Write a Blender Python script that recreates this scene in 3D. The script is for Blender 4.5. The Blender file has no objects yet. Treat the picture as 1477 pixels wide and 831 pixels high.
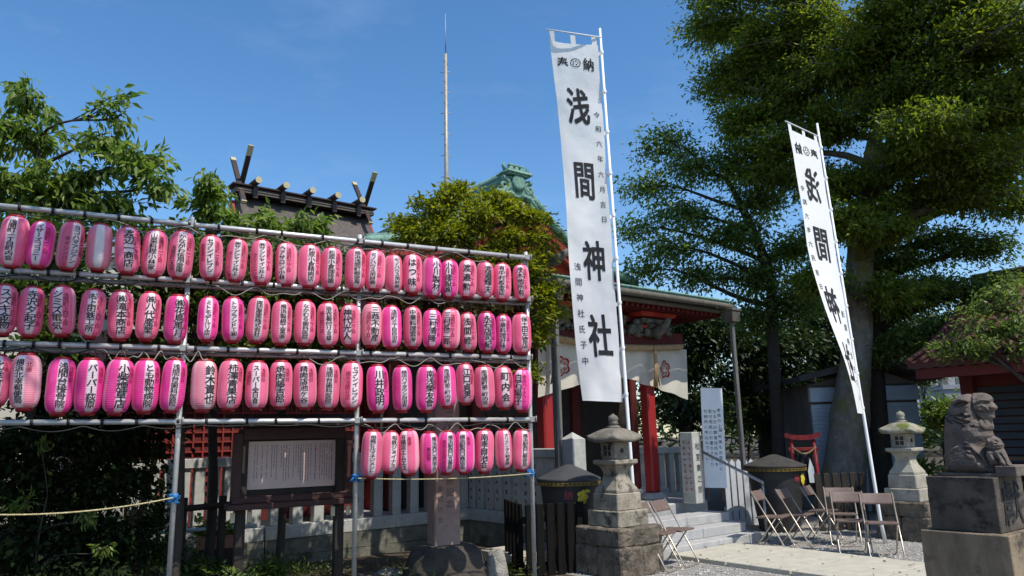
import bpy, bmesh, math, random
import numpy as np
from mathutils import Vector, Matrix, noise

C = bpy.context.scene.collection
SC = bpy.context.scene
rad = math.radians
R_ = random.Random(7)

# ------------------------------------------------------------------ camera
EYE = Vector((0, 0, 1.65))
FPX = 26 / 36 * 1477
CM = Matrix.Rotation(rad(90 + 11.4), 3, 'X') @ Matrix.Rotation(rad(-1.4), 3, 'Z')
cam = bpy.data.objects.new('camera', bpy.data.cameras.new('camera'))
C.objects.link(cam)
cam.matrix_world = Matrix.Translation(EYE) @ CM.to_4x4()
cam.data.sensor_width = 36; cam.data.lens = 26
cam.data.clip_start = 0.05; cam.data.clip_end = 2000
SC.camera = cam

# ------------------------------------------------------------------ light
SUN = Vector((0.484, -0.435, 1.0)).normalized()
w = bpy.data.worlds.new('World'); SC.world = w; w.use_nodes = True
nt = w.node_tree
bg = nt.nodes['Background']
sky = nt.nodes.new('ShaderNodeTexSky'); sky.sky_type = 'NISHITA'; sky.sun_disc = False
sky.sun_elevation = math.asin(SUN.z); sky.sun_rotation = math.atan2(SUN.x, SUN.y)
sky.air_density = 1.0; sky.dust_density = 0.6; sky.ozone_density = 1.6
hsv = nt.nodes.new('ShaderNodeHueSaturation'); hsv.inputs['Saturation'].default_value = 1.27
nt.links.new(sky.outputs[0], hsv.inputs['Color']); tcw = nt.nodes.new('ShaderNodeTexCoord'); mpw = nt.nodes.new('ShaderNodeMapping'); mpw.inputs['Scale'].default_value = (3, 3, 9); mpw.inputs['Rotation'].default_value = (0.2, 0.1, 0.5)
nzw = nt.nodes.new('ShaderNodeTexNoise'); nzw.inputs['Scale'].default_value = 1.6; nzw.inputs['Detail'].default_value = 9; nzw.inputs['Roughness'].default_value = 0.62
mrw = nt.nodes.new('ShaderNodeMapRange'); mrw.inputs[1].default_value = 0.54; mrw.inputs[2].default_value = 0.85; mrw.inputs[4].default_value = 0.07
mxw = nt.nodes.new('ShaderNodeMix'); mxw.data_type = 'RGBA'; mxw.inputs[7].default_value = (6.5, 7.0, 7.6, 1)
nt.links.new(tcw.outputs['Generated'], mpw.inputs[0]); nt.links.new(mpw.outputs[0], nzw.inputs[0]); nt.links.new(nzw.outputs[0], mrw.inputs[0])
nt.links.new(mrw.outputs[0], mxw.inputs[0]); nt.links.new(hsv.outputs[0], mxw.inputs[6]); nt.links.new(mxw.outputs[2], bg.inputs[0]); bg.inputs[1].default_value = 0.142
sl = bpy.data.lights.new('sun', 'SUN'); sl.energy = 3.75; sl.angle = rad(0.53); sl.color = (1, 0.94, 0.84)
so = bpy.data.objects.new('sun', sl); C.objects.link(so)
so.rotation_euler = SUN.to_track_quat('Z', 'Y').to_euler()
SC.view_settings.view_transform = 'Standard'; SC.view_settings.look = 'None'
SC.view_settings.exposure = 0.42; SC.view_settings.gamma = 1
SC.view_settings.use_curve_mapping = False
SC.cycles.max_bounces = 8; SC.cycles.transparent_max_bounces = 6
SC.cycles.use_denoising = True

# ------------------------------------------------------------------ placing by sight line: every point gets its own real distance
def ray(px, py):
    return CM @ Vector(((px - 738.5) / FPX, -(py - 415.5) / FPX, -1))
def at(px, py, Y):
    d = ray(px, py); return EYE + d * (Y / d.y)
def gnd(px, py, z=0.0):
    d = ray(px, py); return EYE + d * ((z - EYE.z) / d.z)
TH = rad(52)
AX = Vector((math.sin(TH), math.cos(TH), 0)); NX = Vector((math.cos(TH), -math.sin(TH), 0))
SO = Vector((2.1307, 11.9715, 0)); SROT = rad(38)
def S(a, b, z=0.0):                      # shrine frame: a along its front, b out towards the visitor
    return SO + AX * a + NX * b + Vector((0, 0, z))

# ------------------------------------------------------------------ materials
def nn(t, k, **kw):
    n = t.nodes.new(k)
    for a, b in kw.items(): setattr(n, a, b)
    return n
def mat(name, c1, c2=None, scale=4, rough=0.7, bump=0.0, bscale=60, metal=0.0, spec=0.4, speck=None, stretch=None, trans=0.0, coat=0.0, stain=None):
    m = bpy.data.materials.new(name); m.use_nodes = True
    t = m.node_tree; p = t.nodes['Principled BSDF']; L = t.links.new
    c2 = c2 or tuple(x * 0.72 for x in c1)
    tc = nn(t, 'ShaderNodeTexCoord'); src = tc.outputs['Object']
    if stretch:
        mp = nn(t, 'ShaderNodeMapping'); mp.inputs['Scale'].default_value = stretch
        L(src, mp.inputs[0]); src = mp.outputs[0]
    n1 = nn(t, 'ShaderNodeTexNoise'); n1.inputs['Scale'].default_value = scale; n1.inputs['Detail'].default_value = 8
    n1.inputs['Roughness'].default_value = 0.65
    L(src, n1.inputs[0])
    r = nn(t, 'ShaderNodeValToRGB')
    r.color_ramp.elements[0].position = 0.33; r.color_ramp.elements[1].position = 0.67
    r.color_ramp.elements[0].color = (*c2, 1); r.color_ramp.elements[1].color = (*c1, 1)
    L(n1.outputs[0], r.inputs[0]); col = r.outputs[0]
    if speck:
        sc, ss, thr = speck
        n2 = nn(t, 'ShaderNodeTexNoise'); n2.inputs['Scale'].default_value = ss; n2.inputs['Detail'].default_value = 3
        L(tc.outputs['Object'], n2.inputs[0])
        mr = nn(t, 'ShaderNodeMapRange'); mr.inputs[1].default_value = thr; mr.inputs[2].default_value = thr + 0.12
        L(n2.outputs[0], mr.inputs[0])
        mx = nn(t, 'ShaderNodeMix', data_type='RGBA'); L(mr.outputs[0], mx.inputs[0]); L(col, mx.inputs[6])
        mx.inputs[7].default_value = (*sc, 1); col = mx.outputs[2]
    if stain:
        sc, ss, thr = stain
        n2 = nn(t, 'ShaderNodeTexNoise'); n2.inputs['Scale'].default_value = ss; n2.inputs['Detail'].default_value = 10
        n2.inputs['Roughness'].default_value = 0.7
        L(tc.outputs['Object'], n2.inputs[0])
        mr = nn(t, 'ShaderNodeMapRange'); mr.inputs[1].default_value = thr; mr.inputs[2].default_value = thr + 0.1
        L(n2.outputs[0], mr.inputs[0])
        mx = nn(t, 'ShaderNodeMix', data_type='RGBA'); L(mr.outputs[0], mx.inputs[0]); L(col, mx.inputs[6])
        mx.inputs[7].default_value = (*sc, 1); col = mx.outputs[2]
    L(col, p.inputs['Base Color'])
    p.inputs['Roughness'].default_value = rough; p.inputs['Metallic'].default_value = metal
    p.inputs['Specular IOR Level'].default_value = spec; p.inputs['Coat Weight'].default_value = coat
    if bump:
        n3 = nn(t, 'ShaderNodeTexNoise'); n3.inputs['Scale'].default_value = bscale; n3.inputs['Detail'].default_value = 6
        L(src, n3.inputs[0]); b = nn(t, 'ShaderNodeBump'); b.inputs['Strength'].default_value = bump
        b.inputs['Distance'].default_value = 0.02
        L(n3.outputs[0], b.inputs['Height']); L(b.outputs[0], p.inputs['Normal'])
    if trans:
        tr = nn(t, 'ShaderNodeBsdfTranslucent'); L(col, tr.inputs[0])
        ms = nn(t, 'ShaderNodeMixShader'); ms.inputs[0].default_value = trans
        L(p.outputs[0], ms.inputs[1]); L(tr.outputs[0], ms.inputs[2])
        L(ms.outputs[0], t.nodes['Material Output'].inputs[0])
    return m
def leafmat(name, ca, cb, cc, trans=0.4, rough=0.42, spec=0.35):
    m = bpy.data.materials.new(name); m.use_nodes = True
    t = m.node_tree; p = t.nodes['Principled BSDF']; L = t.links.new
    a = nn(t, 'ShaderNodeAttribute', attribute_name='tone')
    r = nn(t, 'ShaderNodeValToRGB'); e = r.color_ramp.elements
    e[0].position = 0; e[0].color = (*ca, 1); e[1].position = 1; e[1].color = (*cc, 1)
    k = e.new(0.55); k.color = (*cb, 1)
    L(a.outputs['Fac'], r.inputs[0]); L(r.outputs[0], p.inputs['Base Color'])
    p.inputs['Roughness'].default_value = rough; p.inputs['Specular IOR Level'].default_value = spec
    hs = nn(t, 'ShaderNodeHueSaturation'); hs.inputs['Hue'].default_value = 0.502; hs.inputs['Saturation'].default_value = 1.12; hs.inputs['Value'].default_value = 1.5
    L(r.outputs[0], hs.inputs['Color'])
    tr = nn(t, 'ShaderNodeBsdfTranslucent'); L(hs.outputs[0], tr.inputs[0])
    ms = nn(t, 'ShaderNodeMixShader'); ms.inputs[0].default_value = trans
    L(p.outputs[0], ms.inputs[1]); L(tr.outputs[0], ms.inputs[2]); L(ms.outputs[0], t.nodes['Material Output'].inputs[0])
    return m
def papermat(name, pink, white, trans=0.3):
    m = bpy.data.materials.new(name); m.use_nodes = True
    t = m.node_tree; p = t.nodes['Principled BSDF']; L = t.links.new
    tc = nn(t, 'ShaderNodeTexCoord'); sx = nn(t, 'ShaderNodeSeparateXYZ'); L(tc.outputs['Object'], sx.inputs[0])
    at2 = nn(t, 'ShaderNodeMath', operation='ARCTAN2'); L(sx.outputs[0], at2.inputs[0]); L(sx.outputs[1], at2.inputs[1])
    m4 = nn(t, 'ShaderNodeMath', operation='MULTIPLY'); m4.inputs[1].default_value = 4; L(at2.outputs[0], m4.inputs[0])
    cs = nn(t, 'ShaderNodeMath', operation='COSINE'); L(m4.outputs[0], cs.inputs[0])
    mr = nn(t, 'ShaderNodeMapRange'); mr.inputs[1].default_value = -0.15; mr.inputs[2].default_value = 0.4
    L(cs.outputs[0], mr.inputs[0])
    oi = nn(t, 'ShaderNodeObjectInfo')
    nz = nn(t, 'ShaderNodeTexNoise'); nz.noise_dimensions = '4D'; nz.inputs['Scale'].default_value = 9; nz.inputs['Detail'].default_value = 5
    L(tc.outputs['Object'], nz.inputs[0])
    ww = nn(t, 'ShaderNodeMath', operation='MULTIPLY'); ww.inputs[1].default_value = 40; L(oi.outputs['Random'], ww.inputs[0]); L(ww.outputs[0], nz.inputs['W'])
    mx = nn(t, 'ShaderNodeMix', data_type='RGBA'); L(mr.outputs[0], mx.inputs[0]); mx.inputs[6].default_value = (*pink, 1)
    cf = nn(t, 'ShaderNodeMath', operation='COSINE'); ad = nn(t, 'ShaderNodeMath', operation='ADD'); ad.inputs[1].default_value = math.pi; L(at2.outputs[0], ad.inputs[0]); L(ad.outputs[0], cf.inputs[0])
    fr = nn(t, 'ShaderNodeMapRange'); fr.inputs[1].default_value = 0.6; fr.inputs[2].default_value = 0.8; L(cf.outputs[0], fr.inputs[0])
    wx = nn(t, 'ShaderNodeMix', data_type='RGBA'); L(fr.outputs[0], wx.inputs[0]); wx.inputs[6].default_value = (*(0.55 * a_ + 0.45 * b_ for a_, b_ in zip(pink, white)), 1); wx.inputs[7].default_value = (*white, 1); L(wx.outputs[2], mx.inputs[7])
    hs = nn(t, 'ShaderNodeHueSaturation'); L(mx.outputs[2], hs.inputs['Color'])
    v = nn(t, 'ShaderNodeMapRange'); v.inputs[3].default_value = 0.86; v.inputs[4].default_value = 1.1; L(oi.outputs['Random'], v.inputs[0]); L(v.outputs[0], hs.inputs['Value'])
    v2 = nn(t, 'ShaderNodeMapRange'); v2.inputs[3].default_value = 1.08; v2.inputs[4].default_value = 0.88; L(nz.outputs[0], v2.inputs[0]); L(v2.outputs[0], hs.inputs['Saturation'])
    L(hs.outputs[0], p.inputs['Base Color']); p.inputs['Roughness'].default_value = 0.42; p.inputs['Specular IOR Level'].default_value = 0.45
    b = nn(t, 'ShaderNodeBump'); b.inputs['Strength'].default_value = 0.25; b.inputs['Distance'].default_value = 0.02
    mp = nn(t, 'ShaderNodeMapping'); mp.inputs['Scale'].default_value = (1, 1, 0.35); L(tc.outputs['Object'], mp.inputs[0])
    n2 = nn(t, 'ShaderNodeTexNoise'); n2.noise_dimensions = '4D'; n2.inputs['Scale'].default_value = 16; L(mp.outputs[0], n2.inputs[0]); L(ww.outputs[0], n2.inputs['W'])
    L(n2.outputs[0], b.inputs['Height']); L(b.outputs[0], p.inputs['Normal'])
    tr = nn(t, 'ShaderNodeBsdfTranslucent'); L(hs.outputs[0], tr.inputs[0])
    ms = nn(t, 'ShaderNodeMixShader'); ms.inputs[0].default_value = trans
    L(p.outputs[0], ms.inputs[1]); L(tr.outputs[0], ms.inputs[2]); L(ms.outputs[0], t.nodes['Material Output'].inputs[0])
    return m

X = {}
X['soil'] = mat('soil', (0.085, 0.062, 0.04), (0.04, 0.03, 0.02), 3, 0.95, 0.6, 30, speck=((0.16, 0.13, 0.09), 60, 0.6))
X['gravel'] = mat('gravel', (0.36, 0.34, 0.31), (0.2, 0.19, 0.17), 45, 0.9, 0.9, 55, speck=((0.09, 0.085, 0.08), 70, 0.58))
X['pebble'] = mat('pebble', (0.5, 0.48, 0.44), (0.22, 0.21, 0.2), 9, 0.8, 0.2, 120)
X['path'] = mat('path', (0.5, 0.47, 0.385), (0.39, 0.365, 0.3), 6, 0.85, 0.25, 160, speck=((0.2, 0.19, 0.17), 130, 0.62), stain=((0.26, 0.25, 0.2), 1.6, 0.62))
X['granite'] = mat('granite', (0.44, 0.44, 0.43), (0.32, 0.32, 0.32), 5, 0.7, 0.15, 120, speck=((0.12, 0.12, 0.13), 150, 0.6), stain=((0.2, 0.2, 0.18), 2.2, 0.64))
X['fence_stone'] = mat('fence_stone', (0.46, 0.46, 0.43), (0.33, 0.33, 0.3), 7, 0.8, 0.25, 90, speck=((0.16, 0.16, 0.15), 140, 0.6), stain=((0.14, 0.15, 0.11), 3, 0.6))
X['wall_stone'] = mat('wall_stone', (0.2, 0.19, 0.15), (0.09, 0.09, 0.07), 4, 0.9, 0.5, 40, stain=((0.05, 0.06, 0.035), 2.5, 0.55))
X['pink_stone'] = mat('pink_stone', (0.36, 0.25, 0.21), (0.27, 0.18, 0.155), 8, 0.75, 0.2, 120, speck=((0.1, 0.08, 0.075), 160, 0.58))
X['lantern_stone'] = mat('lantern_stone', (0.4, 0.35, 0.27), (0.2, 0.175, 0.135), 6, 0.9, 0.6, 70, speck=((0.06, 0.055, 0.048), 90, 0.6), stain=((0.06, 0.056, 0.047), 5, 0.53))
X['pale_lantern'] = mat('pale_lantern', (0.42, 0.395, 0.33), (0.28, 0.26, 0.215), 6, 0.9, 0.4, 70, speck=((0.1, 0.09, 0.08), 90, 0.62), stain=((0.13, 0.125, 0.1), 4, 0.57))
X['lantern_cap'] = mat('lantern_cap', (0.24, 0.21, 0.17), (0.11, 0.1, 0.085), 6, 0.95, 0.6, 60, stain=((0.05, 0.048, 0.04), 5, 0.58))
X['moss_cap'] = mat('moss_cap', (0.36, 0.34, 0.28), (0.2, 0.19, 0.15), 6, 0.95, 0.6, 60, stain=((0.12, 0.14, 0.03), 3.5, 0.5))
X['rough_stone'] = mat('rough_stone', (0.19, 0.155, 0.115), (0.055, 0.046, 0.036), 5, 0.95, 1.0, 30, speck=((0.42, 0.39, 0.34), 50, 0.66), stain=((0.035, 0.035, 0.028), 4, 0.56))
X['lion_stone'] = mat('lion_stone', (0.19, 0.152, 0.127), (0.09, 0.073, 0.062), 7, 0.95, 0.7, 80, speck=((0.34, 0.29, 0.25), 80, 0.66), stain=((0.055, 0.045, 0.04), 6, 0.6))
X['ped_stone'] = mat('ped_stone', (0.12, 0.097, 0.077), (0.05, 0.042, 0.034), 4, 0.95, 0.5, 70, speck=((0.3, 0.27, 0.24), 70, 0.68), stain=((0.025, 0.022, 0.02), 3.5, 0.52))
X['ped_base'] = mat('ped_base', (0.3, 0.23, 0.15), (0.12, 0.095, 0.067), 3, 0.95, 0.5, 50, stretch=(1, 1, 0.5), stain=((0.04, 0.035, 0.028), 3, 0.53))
X['dark_rock'] = mat('dark_rock', (0.085, 0.07, 0.055), (0.03, 0.027, 0.022), 4, 0.95, 1.0, 25, stain=((0.17, 0.15, 0.12), 5, 0.66))
X['pale_rock'] = mat('pale_rock', (0.36, 0.34, 0.29), (0.17, 0.16, 0.14), 6, 0.95, 0.9, 40)
X['steel'] = mat('steel', (0.68, 0.67, 0.65), (0.5, 0.5, 0.49), 14, 0.4, 0.05, 90, metal=0.4, stain=((0.3, 0.28, 0.25), 9, 0.64))
X['dull_steel'] = mat('dull_steel', (0.36, 0.36, 0.35), (0.24, 0.24, 0.23), 12, 0.55, 0.1, 80, metal=0.5, stain=((0.14, 0.12, 0.1), 8, 0.6))
X['post_paint'] = mat('post_paint', (0.16, 0.16, 0.15), (0.09, 0.09, 0.085), 6, 0.6, 0.15, 60, stretch=(4, 4, 0.6))
X['rail_metal'] = mat('rail_metal', (0.35, 0.35, 0.36), (0.28, 0.28, 0.29), 20, 0.4, metal=0.8)
X['chair_metal'] = mat('chair_metal', (0.52, 0.46, 0.38), (0.4, 0.35, 0.3), 20, 0.35, metal=0.7)
X['chair_vinyl'] = mat('chair_vinyl', (0.165, 0.115, 0.095), (0.115, 0.08, 0.068), 12, 0.55, 0.1, 200)
X['wire'] = mat('wire', (0.012, 0.012, 0.012), None, 5, 0.6)
X['pale_cord'] = mat('pale_cord', (0.3, 0.28, 0.24), None, 5, 0.7)
X['paper_pink'] = papermat('paper_pink', (0.95, 0.165, 0.32), (0.92, 0.78, 0.81), 0.25)
X['paper_deep'] = papermat('paper_deep', (0.95, 0.055, 0.36), (0.92, 0.77, 0.83), 0.22)
X['paper_pale'] = papermat('paper_pale', (0.9, 0.3, 0.4), (0.87, 0.79, 0.79), 0.22)
X['red_cap'] = mat('red_cap', (0.36, 0.012, 0.025), None, 8, 0.4)
X['ink'] = mat('ink', (0.012, 0.012, 0.014), (0.02, 0.02, 0.022), 30, 0.75)
X['ink_red'] = mat('ink_red', (0.26, 0.008, 0.03), (0.2, 0.006, 0.025), 30, 0.7)
X['cloth'] = mat('cloth', (0.93, 0.93, 0.91), (0.88, 0.88, 0.87), 3, 0.85, 0.16, 10, trans=0.22)
X['curtain'] = mat('curtain', (0.72, 0.68, 0.58), (0.62, 0.58, 0.49), 3, 0.9, 0.1, 20, trans=0.25)
X['crest'] = mat('crest', (0.36, 0.02, 0.02), None, 9, 0.8)
X['copper'] = mat('copper', (0.2, 0.34, 0.28), (0.09, 0.19, 0.15), 9, 0.75, 0.3, 40, stain=((0.045, 0.07, 0.055), 6, 0.55))
X['copper_dark'] = mat('copper_dark', (0.12, 0.23, 0.18), (0.06, 0.13, 0.1), 7, 0.7, 0.2, 40)
X['gutter'] = mat('gutter', (0.13, 0.115, 0.09), (0.07, 0.065, 0.05), 8, 0.7, 0.1, 60)
X['column_red'] = mat('column_red', (0.31, 0.02, 0.02), (0.24, 0.016, 0.016), 5, 0.5, 0.1, 30, stretch=(6, 6, 0.7))
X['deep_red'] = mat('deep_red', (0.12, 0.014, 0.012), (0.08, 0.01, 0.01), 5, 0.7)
X['vermilion'] = mat('vermilion', (0.42, 0.045, 0.025), (0.32, 0.03, 0.02), 5, 0.55, 0.1, 30, stretch=(6, 6, 0.7))
X['red_wood'] = mat('red_wood', (0.26, 0.026, 0.017), (0.17, 0.02, 0.014), 5, 0.65, 0.1, 30)
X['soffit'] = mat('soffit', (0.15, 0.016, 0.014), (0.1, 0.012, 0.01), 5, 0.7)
X['carving'] = mat('carving', (0.17, 0.17, 0.14), (0.06, 0.065, 0.055), 12, 0.8, 0.5, 30)
X['dark_wood'] = mat('dark_wood', (0.035, 0.026, 0.019), (0.018, 0.014, 0.011), 6, 0.75, 0.3, 40, stretch=(6, 6, 0.6))
X['board_wood'] = mat('board_wood', (0.06, 0.02, 0.016), (0.03, 0.012, 0.01), 6, 0.6, 0.2, 40, stretch=(1, 6, 6))
X['black_wood'] = mat('black_wood', (0.006, 0.0055, 0.005), (0.011, 0.01, 0.009), 6, 0.9, 0.3, 40, stretch=(6, 6, 0.6), spec=0.1)
X['brown_wood'] = mat('brown_wood', (0.12, 0.075, 0.045), (0.06, 0.04, 0.025), 6, 0.8, 0.3, 40, stretch=(6, 6, 0.6))
X['panel'] = mat('panel', (0.6, 0.45, 0.41), (0.52, 0.39, 0.36), 2, 0.35)  # pink light thrown back by the lanterns is mixed into this colour
X['cream'] = mat('cream', (0.6, 0.53, 0.36), None, 9, 0.7)
X['white_paint'] = mat('white_paint', (0.78, 0.79, 0.8), (0.68, 0.7, 0.71), 4, 0.6, 0.05, 60)
X['fence_white'] = mat('fence_white', (0.62, 0.65, 0.7), (0.5, 0.53, 0.57), 4, 0.7)
X['black_iron'] = mat('black_iron', (0.02, 0.02, 0.022), (0.035, 0.034, 0.033), 5, 0.55, 0.1, 40)
X['grey_iron'] = mat('grey_iron', (0.06, 0.062, 0.066), (0.04, 0.042, 0.045), 5, 0.6, 0.15, 40)
X['gold'] = mat('gold', (0.42, 0.29, 0.07), None, 9, 0.5, metal=0.4)
X['yellow'] = mat('yellow', (0.72, 0.55, 0.04), None, 9, 0.5)
X['pinkred'] = mat('pinkred', (0.45, 0.06, 0.07), None, 9, 0.6)
X['rope_straw'] = mat('rope_straw', (0.42, 0.29, 0.15), (0.28, 0.19, 0.1), 20, 0.9, 0.3, 60)
X['rope_yellow'] = mat('rope_yellow', (0.66, 0.58, 0.34), (0.3, 0.24, 0.1), 60, 0.8)
X['twine'] = mat('twine', (0.03, 0.22, 0.55), None, 20, 0.6)
X['shingle'] = mat('shingle', (0.115, 0.095, 0.085), (0.06, 0.05, 0.045), 9, 0.8, 0.35, 50)
X['ridge_bronze'] = mat('ridge_bronze', (0.05, 0.028, 0.022), (0.03, 0.02, 0.018), 6, 0.45, metal=0.3)
X['brass_end'] = mat('brass_end', (0.5, 0.44, 0.26), (0.36, 0.31, 0.17), 14, 0.5, metal=0.2)
X['tile_red'] = mat('tile_red', (0.1, 0.03, 0.024), (0.06, 0.022, 0.018), 7, 0.75, 0.2, 40)
X['slat_blue'] = mat('slat_blue', (0.05, 0.062, 0.078), (0.03, 0.038, 0.048), 4, 0.6, stretch=(1, 1, 3))
X['shutter'] = mat('shutter', (0.45, 0.52, 0.6), (0.35, 0.42, 0.5), 4, 0.5, metal=0.1, stain=((0.16, 0.17, 0.18), 3, 0.62))
X['shed_wall'] = mat('shed_wall', (0.16, 0.15, 0.13), None, 4, 0.8)
X['shed_roof'] = mat('shed_roof', (0.055, 0.05, 0.045), (0.03, 0.028, 0.025), 6, 0.85, 0.4, 30)
X['bark'] = mat('bark', (0.15, 0.13, 0.105), (0.06, 0.052, 0.042), 9, 0.95, 0.9, 22, stretch=(1, 1, 0.4), stain=((0.3, 0.29, 0.27), 7, 0.64))
X['bark_moss'] = mat('bark_moss', (0.22, 0.2, 0.17), (0.11, 0.1, 0.082), 8, 0.95, 0.8, 26, stretch=(1, 1, 0.5), stain=((0.13, 0.13, 0.03), 1.1, 0.5), speck=((0.36, 0.35, 0.33), 14, 0.66))
X['bark_dark'] = mat('bark_dark', (0.06, 0.048, 0.038), (0.03, 0.025, 0.02), 9, 0.95, 0.8, 25, stretch=(1, 1, 0.4))
X['house_wall'] = mat('house_wall', (0.55, 0.5, 0.4), (0.48, 0.44, 0.36), 3, 0.8)
X['far_wall'] = mat('far_wall', (0.3, 0.32, 0.35), None, 3, 0.8)
X['glass'] = mat('glass', (0.05, 0.06, 0.07), None, 3, 0.12, spec=0.6)
X['mast'] = mat('mast', (0.4, 0.36, 0.29), (0.28, 0.25, 0.21), 6, 0.5, metal=0.2)
X['planter'] = mat('planter', (0.36, 0.17, 0.13), None, 9, 0.7)
X['pipe_blue'] = mat('pipe_blue', (0.4, 0.52, 0.58), None, 9, 0.5)
X['black_cloth'] = mat('black_cloth', (0.012, 0.012, 0.014), None, 9, 0.9)
X['lf_cherry'] = leafmat('leaf_cherry', (0.08, 0.14, 0.03), (0.16, 0.23, 0.045), (0.27, 0.33, 0.08), 0.5)
X['lf_hedge'] = leafmat('leaf_hedge', (0.03, 0.065, 0.014), (0.075, 0.12, 0.02), (0.16, 0.2, 0.04), 0.3)
X['lf_yellow'] = leafmat('leaf_yellowgreen', (0.11, 0.135, 0.016), (0.22, 0.245, 0.028), (0.37, 0.37, 0.045), 0.45)
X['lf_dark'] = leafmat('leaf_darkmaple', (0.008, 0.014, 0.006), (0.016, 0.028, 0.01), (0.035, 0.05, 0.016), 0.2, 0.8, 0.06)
X['lf_red'] = leafmat('leaf_redmaple', (0.04, 0.016, 0.01), (0.05, 0.045, 0.014), (0.09, 0.1, 0.02), 0.3)
X['lf_keyaki'] = leafmat('leaf_keyaki', (0.08, 0.125, 0.022), (0.15, 0.2, 0.03), (0.28, 0.3, 0.042), 0.54, 0.5)
X['lf_spray'] = leafmat('leaf_spray', (0.075, 0.125, 0.034), (0.135, 0.195, 0.045), (0.22, 0.28, 0.07), 0.52)
X['lf_wood'] = leafmat('leaf_wood', (0.015, 0.03, 0.01), (0.03, 0.055, 0.014), (0.07, 0.1, 0.025), 0.25)
X['lf_bright'] = leafmat('leaf_bright', (0.07, 0.12, 0.02), (0.13, 0.19, 0.035), (0.25, 0.3, 0.07), 0.35)
X['lf_grass'] = leafmat('leaf_grass', (0.04, 0.07, 0.015), (0.09, 0.13, 0.025), (0.2, 0.22, 0.05), 0.3)

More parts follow.
